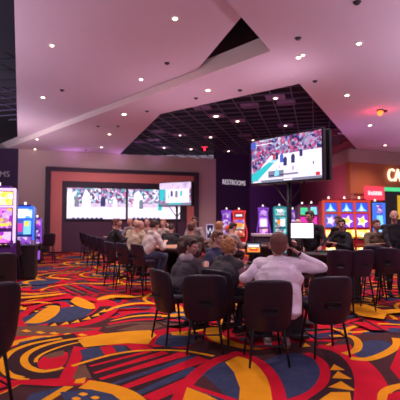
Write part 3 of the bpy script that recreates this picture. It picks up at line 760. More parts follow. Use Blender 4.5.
near0 = make_chair('casino_chair', 'x', M_leather, group='wide dark chairs around the nearest table')
tall0 = make_chair('high_stool', 'x', M_leather2, W=0.42, zb=0.60, zt=1.08, seat=0.74, slot=(0.075, 0.04), slotv=0.45, group='tall plum stools along the left pit')
slot0 = make_chair('slot_chair', 'x', M_leather, W=0.52, zb=0.50, zt=1.11, seat=0.68, slot=(0.12, 0.025), group='dark chairs at the left picture edge')
used = set()
def put(proto, x, y, rz, label, group=None):
    if proto.name not in used:
        used.add(proto.name); proto.location = (x, y, 0); proto.rotation_euler = (0, 0, rz); proto['label'] = label
        if group: proto['group'] = group
        return proto
    return dup(proto, (x, y, 0), rz, label, group)
# rz: 0 faces +Y (away from the camera), -pi/2 faces +X
put(near0, 0.74, 4.74, R(2), 'dark chair holding the man in the white jacket')
put(near0, 1.49, 5.04, R(8), 'empty dark chair to the right of the man in white')
put(near0, 0.06, 5.18, R(0), 'empty dark chair seen from behind in the centre foreground')
put(near0, -0.36, 5.62, R(-58), 'dark chair under the smiling man with the pale hood')
put(near0, 0.34, 5.62, R(-42), 'dark chair under the curly haired person')
put(near0, 0.26, 6.46, R(-75), 'dark chair under the person in navy behind the curly hair')
put(slot0, -1.80, 3.40, R(50), 'empty dark chair cut off by the left picture edge', 'dark chairs at the left picture edge')
put(slot0, -3.08, 6.3, R(35), 'dark chair further back at the left edge by the slot machine', 'dark chairs at the left picture edge')

# ================================================================ TABLES
M_rail = mat('table_rail', (0.07, 0.035, 0.03), 0.55, var=0.2); M_felt = mat('table_felt', (0.23, 0.10, 0.09), 0.9)
M_tbl = mat('table_black', (0.018, 0.014, 0.02), 0.5)
def card_table(x, y, rz, a, b, label, felt=None, H=0.93, rail=None):
    t = thing('card_table', label, 'table', (x, y, 0), rz, 'gaming tables')
    def outline(k, n=30):
        pts = [(a * k * math.cos(q * PI / n + PI), b * k * math.sin(q * PI / n + PI)) for q in range(n + 1)]
        return pts + [(a * k, b * 0.45 * k), (a * k * 0.9, b * 0.55 * k), (-a * k * 0.9, b * 0.55 * k), (-a * k, b * 0.45 * k)]
    bm = bmesh.new(); prism(bm, outline(0.97), H - 0.10, H - 0.012); obj('apron', bm, M_tbl, t)
    bm = bmesh.new(); prism(bm, outline(0.90), H - 0.03, H - 0.002); obj('felt', bm, felt or M_felt, t)
    bm = bmesh.new(); tube(bm, [(p[0] * 0.97, p[1] * 0.97, H - 0.02) for p in outline(1.0)[:31]], 0.04, 10); obj('padded_rail', bm, rail or M_rail, t, True)
    bm = bmesh.new(); box(bm, -0.35, 0.35, b * 0.5 - 0.13, b * 0.5 + 0.02, H - 0.01, H + 0.03); obj('chip_tray', bm, M_tbl, t, bevel=0.006)
    for s_ in (-1, 1):
        bm = bmesh.new(); box(bm, s_ * a * 0.5 - 0.09, s_ * a * 0.5 + 0.09, -b * 0.25, b * 0.35, 0.05, H - 0.09); obj('pedestal', bm, M_tbl, t, bevel=0.01)
        bm = bmesh.new(); box(bm, s_ * a * 0.5 - 0.12, s_ * a * 0.5 + 0.12, -b * 0.5, b * 0.5, 0, 0.05); obj('foot', bm, M_tbl, t, bevel=0.01)
    bm = bmesh.new(); box(bm, -a * 0.6, a * 0.6, b * 0.35, b * 0.42, 0.3, H - 0.09); obj('modesty_panel', bm, M_tbl, t)
    return t
card_table(1.06, 5.95, R(0), 0.56, 0.68, 'gaming table in front of the man in the white jacket', mat('felt_dark', (0.06, 0.03, 0.045), 0.9), rail=M_tbl)
card_table(2.68, 8.3, R(-4), 0.70, 0.56, 'dark gaming table by the standing dealer near the bright monitor', mat('felt_dark2', (0.05, 0.04, 0.05), 0.9), rail=M_tbl)
card_table(4.85, 8.0, R(10), 0.85, 0.7, 'gaming table at the right picture edge')
card_table(-0.50, 10.2, R(-62), 0.85, 0.75, 'gaming table with tan rail before the man in the pale grey sweater', mat('felt_tan', (0.42, 0.22, 0.13), 0.9))
card_table(-1.95, 14.3, R(-60), 0.85, 0.75, 'gaming table further back along the left row')
card_table(-0.45, 12.35, R(0), 0.7, 0.6, 'gaming table behind the man with reddish hair')

# ================================================================ PEOPLE
SKIN = {'light': mat('skin_light', (0.62, 0.36, 0.27), 0.5, var=0.06), 'ruddy': mat('skin_ruddy', (0.56, 0.29, 0.23), 0.5, var=0.06), 'tan': mat('skin_tan', (0.40, 0.20, 0.14), 0.5, var=0.06)}
M_eye = mat('eye', (0.05, 0.03, 0.03), 0.2); M_lip = mat('lip', (0.42, 0.13, 0.12), 0.5)
M_shoe = mat('shoe', (0.02, 0.015, 0.015), 0.5); M_sole = mat('sole', (0.3, 0.25, 0.25), 0.7)
def ik(a, b, l1, l2, pole):
    d = b - a; L = min(d.length, (l1 + l2) * 0.998); dn = d.normalized(); b2 = a + dn * L
    x = (l1 * l1 - l2 * l2 + L * L) / (2 * L); h = math.sqrt(max(0, l1 * l1 - x * x))
    p = pole - dn * pole.dot(dn); p.normalize()
    return a + dn * x + p * h, b2
def person(label, x, y, yaw, seat=0.62, stand=False, S=1.0, lean=0.10, twist=0, head=(0, 0, 0), hands=None, poles=None, skin='light', hair='short', hairm=None,
           top=None, bottom=None, shoem=None, bulk=1.0, vox=0.014, hood=False, hem=0.0, footz=None, watch=False, tilt=0.0, headoff=(0, 0), glasses=False, collar=True, hemm=None, cap_m=None, group=None, hs=1.0, sleeve=None, hoodm=None):
    """yaw as for chairs: 0 looks along +Y. lean in metres at shoulder height."""
    t = thing('person', label, 'person', (x, y, 0), yaw, group)
    V = lambda *a: Vector(a)
    if stand: hip = V(0, 0, 0.92 * S)
    else: hip = V(0, -0.03, seat + 0.085)
    up = 0.50 * S
    neck = hip + V(tilt, lean, math.sqrt(max(0.05, up * up - lean * lean)) )
    chest = hip.lerp(neck, 0.62) + V(0, -0.01, 0); waist = hip.lerp(neck, 0.28)
    ct, st = math.cos(twist), math.sin(twist)
    sside = V(ct, st, 0)
    sh = {-1: neck + sside * -0.185 * S + V(0, 0, -0.055), 1: neck + sside * 0.185 * S + V(0, 0, -0.055)}
    hp = {-1: hip + V(-0.09, 0, -0.0), 1: hip + V(0.09, 0, -0.0)}
    if stand:
        kn = {s: V(s * 0.10, 0.02, 0.49 * S) for s in (-1, 1)}; an = {s: V(s * 0.11, -0.02, 0.085) for s in (-1, 1)}
    else:
        fz = footz if footz is not None else max(0.09, seat - 0.36)
        kn = {s: V(s * 0.125, 0.40 * S, seat + 0.055) for s in (-1, 1)}; an = {s: V(s * 0.11, 0.30 * S, fz) for s in (-1, 1)}
    hands = hands or {}
    poles = poles or {}
    wr = {}; el = {}
    for s in (-1, 1):
        tgt = hands.get(s, (s * 0.13, 0.40, (seat + 0.34) if not stand else 1.0))
        pole = Vector(poles.get(s, (s * 0.7, -0.3, -0.8)))
        el[s], wr[s] = ik(sh[s], Vector(tgt), 0.29 * S, 0.255 * S, pole)
    hyaw, hpit, hrol = head
    for s in (-1, 1):
        if ('elbow', s) in hands: el[s] = Vector(hands[('elbow', s)]); wr[s] = Vector(hands[s])
    HR = (Quaternion((0, 0, 1), hyaw) @ Quaternion((1, 0, 0), hpit) @ Quaternion((0, 1, 0), hrol))
    hb = neck + V(0, 0.01, 0.10 * S)
    hc = hb + HR @ V(headoff[0], 0.025 + headoff[1], 0.085 * S)
    HS = S * hs
    def hx(p): return hc + HR @ (Vector(p) * HS)
    # ---- body: one continuous surface
    bm = bmesh.new()
    cap(bm, hip + V(0, 0, -0.01), 0.115, waist, 0.105, 1.25, 0.9); cap(bm, waist, 0.105, chest, 0.12, 1.25, 0.85); cap(bm, chest, 0.12, neck + V(0, 0, -0.06), 0.09, 1.35, 0.8)
    cap(bm, sh[-1], 0.055, sh[1], 0.055); cap(bm, neck + V(0, 0, -0.04), 0.062, hb + V(0, 0.005, 0.03), 0.052)
    for s in (-1, 1):
        cap(bm, sh[s], 0.052, el[s], 0.038); cap(bm, el[s], 0.038, wr[s], 0.025)
        cap(bm, hp[s], 0.085, kn[s], 0.055); cap(bm, kn[s], 0.055, an[s], 0.036)
        cap(bm, an[s] + V(0, -0.02, -0.03), 0.034, an[s] + V(0, 0.14, -0.045), 0.026)
        # hand
        fd = (wr[s] - el[s]).normalized()
        if (s, 'dir') in hands: fd = Vector(hands[(s, 'dir')]).normalized()
        pn = Vector(hands.get((s, 'palm'), (0, 0, -1))); pn = (pn - fd * pn.dot(fd)).normalized()   # palm normal
        sd = fd.cross(pn) ; th = sd if (sd.x * -s) > 0 else -sd    # thumb to the inner side
        if (s, 'thumb') in hands: th = Vector(hands[(s, 'thumb')]); th = (th - fd * th.dot(fd)).normalized()
        pa = wr[s] + fd * 0.02; pb = wr[s] + fd * 0.085
        fr = 0.0085 if vox < 0.01 else 0.0105
        for q in (-1, -0.33, 0.33, 1):
            cap(bm, pa + th * q * 0.018, 0.016, pb + th * q * 0.030, 0.0135, n=8)
        curl = hands.get((s, 'curl'), 0.35)
        for q, ln in ((1, 0.066), (0.33, 0.075), (-0.33, 0.070), (-1, 0.055)):
            p = pb + th * q * 0.031; dcur = fd.copy()
            for seg, kk in ((0.45, 0.5), (0.32, 1.0), (0.23, 1.3)):
                a_ = curl * kk; dd = (fd * math.cos(a_) + pn * math.sin(a_) + th * q * 0.06).normalized()
                p2 = p + dd * ln * seg * 1.1; cap(bm, p, fr, p2, fr * 0.92, n=8, hemi=2); p = p2
        p = pa + th * 0.022; d1 = (fd * 0.6 + th * 0.75 + pn * 0.25).normalized(); p2 = p + d1 * 0.042
        cap(bm, p, 0.014, p2, 0.0105, n=8); d2_ = (fd * 0.9 + th * 0.3 + pn * 0.3).normalized(); cap(bm, p2, 0.0105, p2 + d2_ * 0.032, 0.009, n=8)
    # head
    ell(bm, hx((0, -0.012, 0.022)), (0.076 * HS, 0.096 * HS, 0.088 * HS), HR); ell(bm, hx((0, 0.020, -0.030)), (0.062 * HS, 0.070 * HS, 0.080 * HS), HR)
    ell(bm, hx((0, 0.046, -0.083)), (0.034 * HS, 0.030 * HS, 0.026 * HS), HR)     # chin
    cap(bm, hx((0, 0.083, 0.005)), 0.010 * HS, hx((0, 0.108, -0.030)), 0.015 * HS, n=8)   # nose
    for s in (-1, 1):
        ell(bm, hx((s * 0.077, -0.004, -0.012)), (0.011 * HS, 0.020 * HS, 0.033 * HS), HR)  # ear
        ell(bm, hx((s * 0.040, 0.060, -0.032)), (0.024 * HS, 0.022 * HS, 0.024 * HS), HR)  # cheek
        cap(bm, hx((s * 0.014, 0.083, 0.020)), 0.010 * HS, hx((s * 0.050, 0.070, 0.018)), 0.009 * HS, n=8)  # brow
    cap(bm, hx((-0.016, 0.080, -0.058)), 0.009 * HS, hx((0.016, 0.080, -0.058)), 0.009 * HS, n=8)
    body = remeshed('body', bm, vox, SKIN[skin], t, smooth=1 if vox < 0.01 else 1)
    # eyes, lips
    for s in (-1, 1):
        bm = bmesh.new(); ell(bm, hx((s * 0.030, 0.080, 0.000)), (0.013 * HS, 0.008 * HS, 0.008 * HS), HR, 10, 6); obj('eye', bm, M_eye, t, True)
    bm = bmesh.new(); cap(bm, hx((-0.020, 0.086, -0.058)), 0.006 * HS, hx((0.020, 0.086, -0.058)), 0.006 * HS, n=8); obj('lips', bm, M_lip, t, True)
    # hair
    if hair != 'bald':
        bm = bmesh.new(); rh = random.Random(int(abs(x * 100) + abs(y * 37)))
        if hair == 'short':
            ell(bm, hx((0, -0.022, 0.040)), (0.083 * HS, 0.097 * HS, 0.084 * HS), HR); ell(bm, hx((0, -0.055, 0.000)), (0.074 * HS, 0.062 * HS, 0.080 * HS), HR)
            ell(bm, hx((0.01, 0.045, 0.078)), (0.058 * HS, 0.040 * HS, 0.030 * HS), HR)
            for s in (-1, 1): ell(bm, hx((s * 0.074, 0.012, 0.022)), (0.010 * HS, 0.022 * HS, 0.030 * HS), HR)
        elif hair == 'cropped':
            ell(bm, hx((0, -0.022, 0.030)), (0.080 * HS, 0.093 * HS, 0.086 * HS), HR); ell(bm, hx((0, -0.050, -0.005)), (0.072 * HS, 0.062 * HS, 0.080 * HS), HR)
        elif hair == 'long':
            ell(bm, hx((0, -0.025, 0.035)), (0.090 * HS, 0.100 * HS, 0.090 * HS), HR); ell(bm, hx((0, -0.055, -0.06)), (0.085 * HS, 0.060 * HS, 0.12 * HS), HR)
            for s in (-1, 1): ell(bm, hx((s * 0.074, 0.0, -0.03)), (0.022 * HS, 0.05 * HS, 0.09 * HS), HR)
        elif hair == 'fringe':   # balding: hair at sides and back
            for s in (-1, 1): ell(bm, hx((s * 0.066, -0.030, 0.006)), (0.018 * HS, 0.050 * HS, 0.042 * HS), HR)
            ell(bm, hx((0, -0.070, -0.006)), (0.070 * HS, 0.040 * HS, 0.050 * HS), HR)
        elif hair == 'curly':
            for i in range(150):
                v = Vector((rh.gauss(0, 1), rh.gauss(0, 1), rh.gauss(0, 1))).normalized()
                if v.y > 0.25 and v.z < 0.45: continue
                if v.z < -0.75: continue
                r_ = rh.uniform(0.018, 0.028) * HS
                ell(bm, hx((v.x * 0.094, -0.018 + v.y * 0.106, 0.010 + v.z * 0.105)), (r_, r_, r_), HR, 8, 6)
            ell(bm, hx((0, -0.03, 0.02)), (0.088 * HS, 0.095 * HS, 0.095 * HS), HR)
        elif hair == 'cap':
            ell(bm, hx((0, -0.018, 0.045)), (0.088 * HS, 0.102 * HS, 0.080 * HS), HR)
            ell(bm, hx((0, 0.10, 0.040)), (0.065 * HS, 0.065 * HS, 0.010 * HS), HR)
        remeshed('cap' if hair == 'cap' else 'hair', bm, 0.006 if vox < 0.012 else 0.010, hairm, t, smooth=1, disp=(0.008, 60) if hair in ('short', 'long') else None)
    # shirt or jacket
    bk_ = bulk
    bm = bmesh.new()
    cap(bm, hip + V(0, -0.01, 0.03 - hem), 0.135 * bk_, waist, 0.132 * bk_, 1.25, 0.95, endk=0.3); cap(bm, waist, 0.132 * bk_, chest, 0.138 * bk_, 1.25, 0.90)
    cap(bm, chest, 0.138 * bk_, neck + V(0, 0, -0.065), 0.098 * bk_, 1.4, 0.85)
    cap(bm, sh[-1] + V(0, 0, -0.005), 0.070 * bk_, sh[1] + V(0, 0, -0.005), 0.070 * bk_)
    if bulk > 1.05:
        for s in (-1, 1): cap(bm, sh[s] + V(-s * 0.045, -0.01, -0.09), 0.085 * bk_, hip + V(s * 0.085, -0.02, 0.06 - hem), 0.088 * bk_, endk=0.4)
    if collar: cap(bm, neck + V(0, -0.005, -0.05), 0.085, neck + V(0, 0, 0.015), 0.068, 1.05, 1.0, endk=0.2)
    bs = bm if sleeve is None else bmesh.new()
    for s in (-1, 1):
        ru = 0.066 * (0.5 + 0.5 * bk_)
        wsl = wr[s].lerp(el[s], 0.08)
        cap(bs, sh[s], ru, el[s], 0.053 * (0.5 + 0.5 * bk_)); cap(bs, el[s], 0.053 * (0.5 + 0.5 * bk_), wsl, 0.037, endk=0.3)
    if sleeve is not None: remeshed('sleeves', bs, vox * 0.9, sleeve, t, smooth=2, disp=(0.022, 9))
    if hood:
        bh = bm if hoodm is None else bmesh.new()
        for q in (-1, -0.5, 0, 0.5, 1): ell(bh, neck + V(q * 0.085, -0.085 + 0.045 * abs(q), 0.005 + 0.015 * abs(q)), (0.06, 0.05, 0.055), None, 10, 8)
        if hoodm is not None: remeshed('hood', bh, vox * 0.9, hoodm, t, smooth=2, disp=(0.015, 14))
    remeshed('jacket' if (hood or bulk > 1.05) else 'shirt', bm, vox * 0.9, top, t, smooth=2, disp=(0.022, 9))
    # trousers
    bm = bmesh.new()
    cap(bm, hip + V(0, -0.01, 0.02), 0.128, hip + V(0, 0.0, -0.02), 0.122, 1.3, 0.95)
    for s in (-1, 1):
        cap(bm, hp[s], 0.100, kn[s], 0.072); cap(bm, kn[s], 0.072, an[s] + V(0, 0, 0.01), 0.054, endk=0.3)
    remeshed('trousers', bm, vox, bottom, t, smooth=2, disp=(0.012, 10))
    for s in (-1, 1):
        bm = bmesh.new(); a_ = an[s]
        cap(bm, a_ + V(0, -0.035, -0.035), 0.044, a_ + V(0, 0.14, -0.048), 0.036, 1.0, 0.9, side=Vector((1, 0, 0)))
        box(bm, a_.x - 0.042, a_.x + 0.042, a_.y - 0.08, a_.y + 0.18, a_.z - 0.088, a_.z - 0.06)
        obj('shoe', bm, shoem or M_shoe, t, True)
    if watch:
        s = 1; fd = (wr[s] - el[s]).normalized(); u, v = frame_of(fd)
        c = wr[s] - fd * 0.015; bm = bmesh.new(); tube(bm, [c + (u * math.cos(q * PI / 9) + v * math.sin(q * PI / 9)) * 0.037 for q in range(18)], 0.010, 8, closed=True)
        ell(bm, c + (u * 0 + v * 0.0) + Vector((0, -0.04, 0.0)), (0.02, 0.008, 0.02), None, 12, 8)
        obj('watch', bm, mat('watch_black', (0.015, 0.015, 0.015), 0.3), t, True)
    return t
HB = mat('hair_brown', (0.045, 0.022, 0.014), 0.6, var=0.3, scale=60); HG = mat('hair_grey', (0.30, 0.20, 0.17), 0.6, var=0.3, scale=60)
HBL = mat('hair_blond', (0.42, 0.20, 0.08), 0.6, var=0.35, scale=50); HR_ = mat('hair_auburn', (0.10, 0.045, 0.030), 0.6, var=0.3, scale=60)
HDB = mat('hair_dark_blond', (0.20, 0.095, 0.05), 0.6, var=0.3, scale=60); HC = mat('cap_orange', (0.75, 0.09, 0.03), 0.7); HW = mat('hair_white', (0.55, 0.45, 0.38), 0.6)
def cloth(n, c): return mat(n, c, 0.9, var=0.15, scale=14, bump=0.25, bscale=180)
JW = cloth('white_jacket', (0.88, 0.82, 0.95)); JG = cloth('charcoal_hoodie', (0.070, 0.060, 0.072)); JD = cloth('dark_grey_jacket', (0.060, 0.058, 0.062)); JN = cloth('navy_jacket', (0.035, 0.038, 0.10))
JB = cloth('black_shirt', (0.014, 0.012, 0.018)); JO = cloth('olive_jacket', (0.17, 0.12, 0.075)); JT = cloth('tan_jacket', (0.42, 0.33, 0.24)); JP = cloth('pale_grey_sweater', (0.58, 0.50, 0.47)); JK = cloth('dark_olive_shirt', (0.085, 0.065, 0.055))
DN = cloth('denim', (0.05, 0.07, 0.14)); DK = cloth('dark_trousers', (0.02, 0.018, 0.025)); JBl = cloth('blue_shirt', (0.07, 0.09, 0.30)); JC = cloth('grey_shirt', (0.30, 0.25, 0.25))
# --- the man in white with his elbow out
hw = {-1: (-0.06, 0.12, 1.22), 1: (0.16, 0.10, 1.275), (-1, 'dir'): (0.35, 0.1, 1), (-1, 'palm'): (0.9, 0.2, 0), (-1, 'thumb'): (0, -1, 0.1), (1, 'dir'): (-0.85, 0.0, 0.55), (1, 'palm'): (-0.4, 0.3, -0.8), (1, 'thumb'): (0, -1, 0.2), (1, 'curl'): 0.5, (-1, 'curl'): 0.2}
person('man in a white jacket seen from behind, right elbow out and hand to his head', 0.92, 4.84, R(-4), 0.52, lean=0.19, S=1.06, hands={1: (0.25, 0.17, 1.19), ('elbow', 1): (0.50, 0.07, 1.03), ('elbow', -1): (-0.40, 0.10, 0.90), -1: (-0.22, 0.30, 0.99), (1, 'dir'): (-0.8, 0.0, 0.6), (1, 'palm'): (-0.4, 0.3, -0.8), (1, 'thumb'): (0, -1, 0.2), (1, 'curl'): 0.5}, hair='cropped', hairm=mat('hair_thin_auburn', (0.17, 0.075, 0.055), 0.6, var=0.4, scale=50), skin='ruddy', top=JW, bottom=DK, bulk=1.50, vox=0.0075, hem=0.12, watch=True, shoem=M_sole, footz=0.16, head=(0, R(4), 0), headoff=(0.01, -0.02), hs=1.28)
# --- curly person, navy friend, smiling man
person('person with curly blond hair, dark grey vest and mauve sleeves, seated facing right', 0.22, 5.50, R(-48), 0.54, lean=0.24, S=0.97, hs=1.04, hair='curly', hairm=HBL, top=JD, bottom=DK, bulk=1.30, vox=0.009, hood=True, sleeve=cloth('mauve_sleeve', (0.30, 0.15, 0.20)), head=(R(-18), R(-6), 0))
person('person with short dark blond hair in a navy jacket beside the curly hair', 0.14, 6.38, R(-60), 0.59, lean=0.16, S=0.97,  hair='short', hairm=HDB, top=JN, bottom=DN, bulk=1.1, vox=0.009, head=(R(-75), R(-4), 0))
person('smiling dark haired man in a charcoal jacket with pale hood turning his face right', -0.32, 5.70, R(-52), 0.54, lean=0.24, S=0.97, hs=1.04,  hair='short', hairm=HB, skin='ruddy', top=JG, bottom=DK, bulk=1.12, vox=0.008, hood=True, head=(R(-68), R(-8), R(4)), hoodm=cloth('pale_hood', (0.40, 0.34, 0.36)), hands={-1: (-0.05, 0.42, 0.98), 1: (0.18, 0.38, 0.92)})
# --- left pit
put(tall0, -1.98, 9.9, R(-48), 'plum stool left of the bald man in tan, furthest of the three near ones')
put(tall0, -1.60, 9.40, R(-46), 'plum stool under the bald man in the tan jacket')
put(tall0, -1.20, 8.98, R(-44), 'plum stool under the man in the pale grey sweater')
for px, d, rz, s_ in ((107, 12.0, -50, 'first of the far stool row'), (101, 12.9, -52, 'second in the far stool row'), (96, 13.9, -54, 'third in the far stool row'), (91, 15.2, -56, 'fourth in the far stool row'), (87.5, 16.6, -58, 'last and smallest of the far stool row')):
    put(tall0, xat(px, d), d, R(rz), 'plum high stool, ' + s_, 'tall plum stools along the left pit')
person('bald man in a tan jacket leaning over the gaming table', -1.57, 9.44, R(-48), 0.74, lean=0.22, hair='fringe', hairm=HG, skin='ruddy', top=JT, bottom=DK, bulk=1.12, head=(R(-30), R(-14), 0))
person('dark haired man in a pale grey sweater and jeans at the gaming table', -1.17, 9.02, R(-56), 0.74, lean=0.20, hair='short', hairm=HB, top=JP, bottom=DN, bulk=1.16, head=(R(10), R(-16), 0), hood=True)
person('person with auburn hair and black top in the far left row', xat(108, 11.6), 12.0, R(-70), 0.74, lean=0.12, hair='short', hairm=HR_, skin='ruddy', top=JB, bottom=DK, head=(R(-30), 0, 0))
person('ruddy faced person in black beside the far stools', xat(113.5, 11.2), 11.3, R(-80), 0.74, lean=0.12, hair='short', hairm=HR_, skin='ruddy', top=JB, bottom=DK, head=(R(-40), 0, 0))
person('person in a blue shirt behind the far left table', xat(121, 12.9), 12.9, R(120), 0.70, lean=0.08, hair='short', hairm=HB, top=JBl, bottom=DK)
person('person with grey hair standing behind the bald man in tan', xat(130.5, 12.5), 12.7, R(150), stand=True, S=0.95, lean=0.05, hair='fringe', hairm=HG, skin='ruddy', top=JC, bottom=DK)
person('person with thin blond hair seen just above the bald man in tan', xat(135, 11.4), 11.5, R(-160), 0.72, lean=0.1, hair='cropped', hairm=HBL, top=JT, bottom=DK)
person('person in black shirt with back turned, seated beyond the tan rail table', xat(170, 11.2), 11.2, R(-8), 0.66, lean=0.16, S=0.95, hair='short', hairm=HB, top=JB, bottom=DK, bulk=1.2, head=(0, R(-20), 0))
person('blond person in cream raising an arm behind the black shirt', xat(164.5, 13.2), 13.2, R(160), 0.72, lean=0.1, hair='short', hairm=HBL, top=JP, bottom=DK, hands={-1: (-0.25, 0.35, 1.45)})
person('ruddy person in a pale top facing the camera behind the grey sweater', xat(148.5, 12.6), 12.6, R(165), 0.74, lean=0.1, hair='cropped', hairm=HR_, skin='ruddy', top=JC, bottom=DK)
person('broad man with reddish hair and dark olive shirt, back to the camera', xat(190.5, 8.7), 8.7, R(-6), 0.66, lean=0.12, hair='short', hairm=HR_, skin='ruddy', top=JK, bottom=DK, bulk=1.22, head=(0, R(-6), 0))
put(tall0, xat(190, 8.6), 8.55, R(-6), 'plum stool under the man with reddish hair')
person('person with dark grey hair standing behind the reddish haired man', xat(195.5, 11.4), 11.4, R(170), stand=True, S=0.97, hair='short', hairm=HB, skin='tan', top=JC, bottom=DK)
person('blond person in an olive jacket left of the orange cap', xat(216, 9.8), 9.8, R(-40), 0.68, lean=0.14, hair='short', hairm=HBL, top=JO, bottom=DK, bulk=1.1)
person('dark haired man in a grey shirt reaching over a table', xat(225.5, 10.4), 10.4, R(-60), 0.68, lean=0.2, hair='short', hairm=HB, top=JC, bottom=DK, hands={-1: (-0.1, 0.55, 0.98), 1: (0.1, 0.5, 0.95)}, head=(0, R(-18), 0))
person('small figure wearing an orange cap', xat(233.5, 12.0), 12.0, R(100), 0.60, lean=0.12, S=0.95, hair='cap', hairm=HC, skin='ruddy', top=JB, bottom=DK, head=(0, R(-20), 0))
card_table(1.55, 11.0, R(-75), 0.6, 0.55, 'small gaming table beside the orange cap')
# --- right side
person('standing dealer in black with dark hair beside the bright monitor', 2.45, 9.2, R(165), stand=True, S=1.04, lean=0.06, hair='short', hairm=HB, skin='ruddy', top=JB, bottom=DK, bulk=1.1, hands={-1: (-0.2, 0.38, 1.02), 1: (0.2, 0.38, 1.02)}, head=(R(-40), R(-8), 0))
person('grey haired person behind the bright monitor', xat(297.5, 11.5), 11.5, R(170), stand=True, S=0.93, hair='long', hairm=HW, skin='light', top=JC, bottom=DK)
person('ruddy man in black seated at the right hand table', xat(345, 9.1), 9.1, R(115), 0.74, lean=0.12, hair='short', hairm=HB, skin='ruddy', top=JB, bottom=DK, bulk=1.15, head=(R(40), R(-6), 0))
person('dark haired person standing before the slot machines', xat(341, 11.4), 11.4, R(120), stand=True, S=0.98, hair='short', hairm=HB, skin='tan', top=JB, bottom=DK)
person('seated person in an olive jacket facing the camera at right', xat(373.5, 9.3), 9.3, R(-175), 0.72, lean=0.12, hair='short', hairm=HR_, skin='ruddy', top=JO, bottom=DK, bulk=1.12)
person('bald man in black standing at the right picture edge', xat(393.5, 8.9), 8.9, R(165), stand=True, S=1.04, lean=0.03, hair='fringe', hairm=HG, skin='ruddy', top=JB, bottom=DK, bulk=1.12, head=(0, R(-8), 0))
for px, d, rz, s_ in ((356, 7.42, 12, 'dark stool right of the one behind the empty wide chair'), (372, 8.5, -15, 'dark stool before the person in olive'), (388, 7.85, -30, 'dark stool nearest the right picture edge'), (337, 7.40, -8, 'dark stool just behind the empty wide chair at right')):
    put(tall0, xat(px, d), d, R(rz), 'high stool, ' + s_, 'stools on the right side')
# --- pit furniture
t = thing('bright_monitor', 'glaring white flat monitor on a dark post', 'monitor', (xat(306, 6.2), 6.45, 0), R(-4))
W_ = 22 / FPX * 6.4; z0 = at(306, 238, 6.4).z; z1 = at(306, 223.5, 6.4).z
obj('casing', bx(-W_ / 2 - .012, W_ / 2 + .012, 0.0, 0.03, z0 - .012, z1 + .012), M_casing, t, bevel=0.004)
art('display', t, W_, z1 - z0, [(flatglow('monitor_white', (0.85, 0.88, 1), 2.2), rc4(-0.5, 0.5, 0, 1))], y=-0.003, off=(0, z0))
bm = bmesh.new(); tube(bm, [(0, 0.05, 0.02), (0, 0.05, z0 + 0.1)], 0.020, 10); obj('post', bm, M_pole, t)
bm = bmesh.new(); box(bm, -0.18, 0.18, -0.1, 0.2, 0.0, 0.03); obj('base', bm, M_pole, t, bevel=0.005)
# slanted pole light edge of the dealer's shoe
t = thing('table_display', 'small orange lit display on the table beside the curly hair', 'screen', (0.80, 6.22, 0.93), R(-6))
obj('casing', bx(-0.11, 0.11, 0, 0.04, 0.14, 0.33), M_casing, t, bevel=0.005)
art('display', t, 0.19, 0.13, [(ART['orange'], rc4(-.5, .5, 0, .55)), (ART['grey'], rc4(-.5, .5, .55, 1)), (ART['white'], rc4(-.4, .4, .62, .85)), (ART['red'], rc4(-.3, .3, .18, .42)), (ART['yellow'], rc4(-.2, .2, .38, .5))], y=-0.003, off=(0, 0.175))
obj('stand', bx(-0.02, 0.02, 0.01, 0.03, 0, 0.15), M_pole, t)
t = thing('card_shuffler', 'black boxy card shuffler on the nearest gaming table', 'card shuffler', (1.30, 6.15, 0.93), R(20))
obj('case', bx(-0.12, 0.12, -0.15, 0.15, 0, 0.11), M_tbl, t, bevel=0.012); obj('card_slot', bx(-0.05, 0.05, -0.155, -0.14, 0.05, 0.07), M_leg, t)
# podium with light top
t = thing('pit_podium', 'dark podium with a pale grey top before the purple slot machine', 'podium', (xat(264, 12.2), 12.2, 0))
obj('cabinet', bx(-0.32, 0.32, -0.22, 0.22, 0, 1.10), M_tbl, t, bevel=0.01); obj('top', bx(-0.36, 0.36, -0.26, 0.26, 1.10, 1.17), mat('pale_top', (0.5, 0.44, 0.5), 0.5), t, bevel=0.008)
obj('door', bx(-0.28, 0.28, -0.235, -0.22, 0.06, 1.04), M_frame, t)
# W board
t = thing('lit_letter_board', 'small board with a white letter W on dark blue', 'sign', (xat(210, 13.5), 13.5, 0)); t.scale = (0.72, 0.8, 0.93)
obj('frame', bx(-0.17, 0.17, 0, 0.05, 1.02, 1.55), mat('board_frame', (0.5, 0.42, 0.6), 0.5, emit=(0.6, 0.45, 0.8), es=0.35), t)
obj('panel', bx(-0.13, 0.13, -0.01, 0, 1.06, 1.51), mat('board_blue', (0.03, 0.03, 0.12), 0.5), t)
o = text_mesh('letter', 'W', 0.34, flatglow('board_white', (0.9, 0.85, 1), 0.9), t); o.location = (0, -0.014, 1.28); o.rotation_euler = (PI / 2, 0, 0)
obj('post', bx(-0.03, 0.03, 0.01, 0.04, 0.0, 1.02), M_pole, t); obj('base', bx(-0.18, 0.18, -0.12, 0.16, 0, 0.03), M_pole, t)
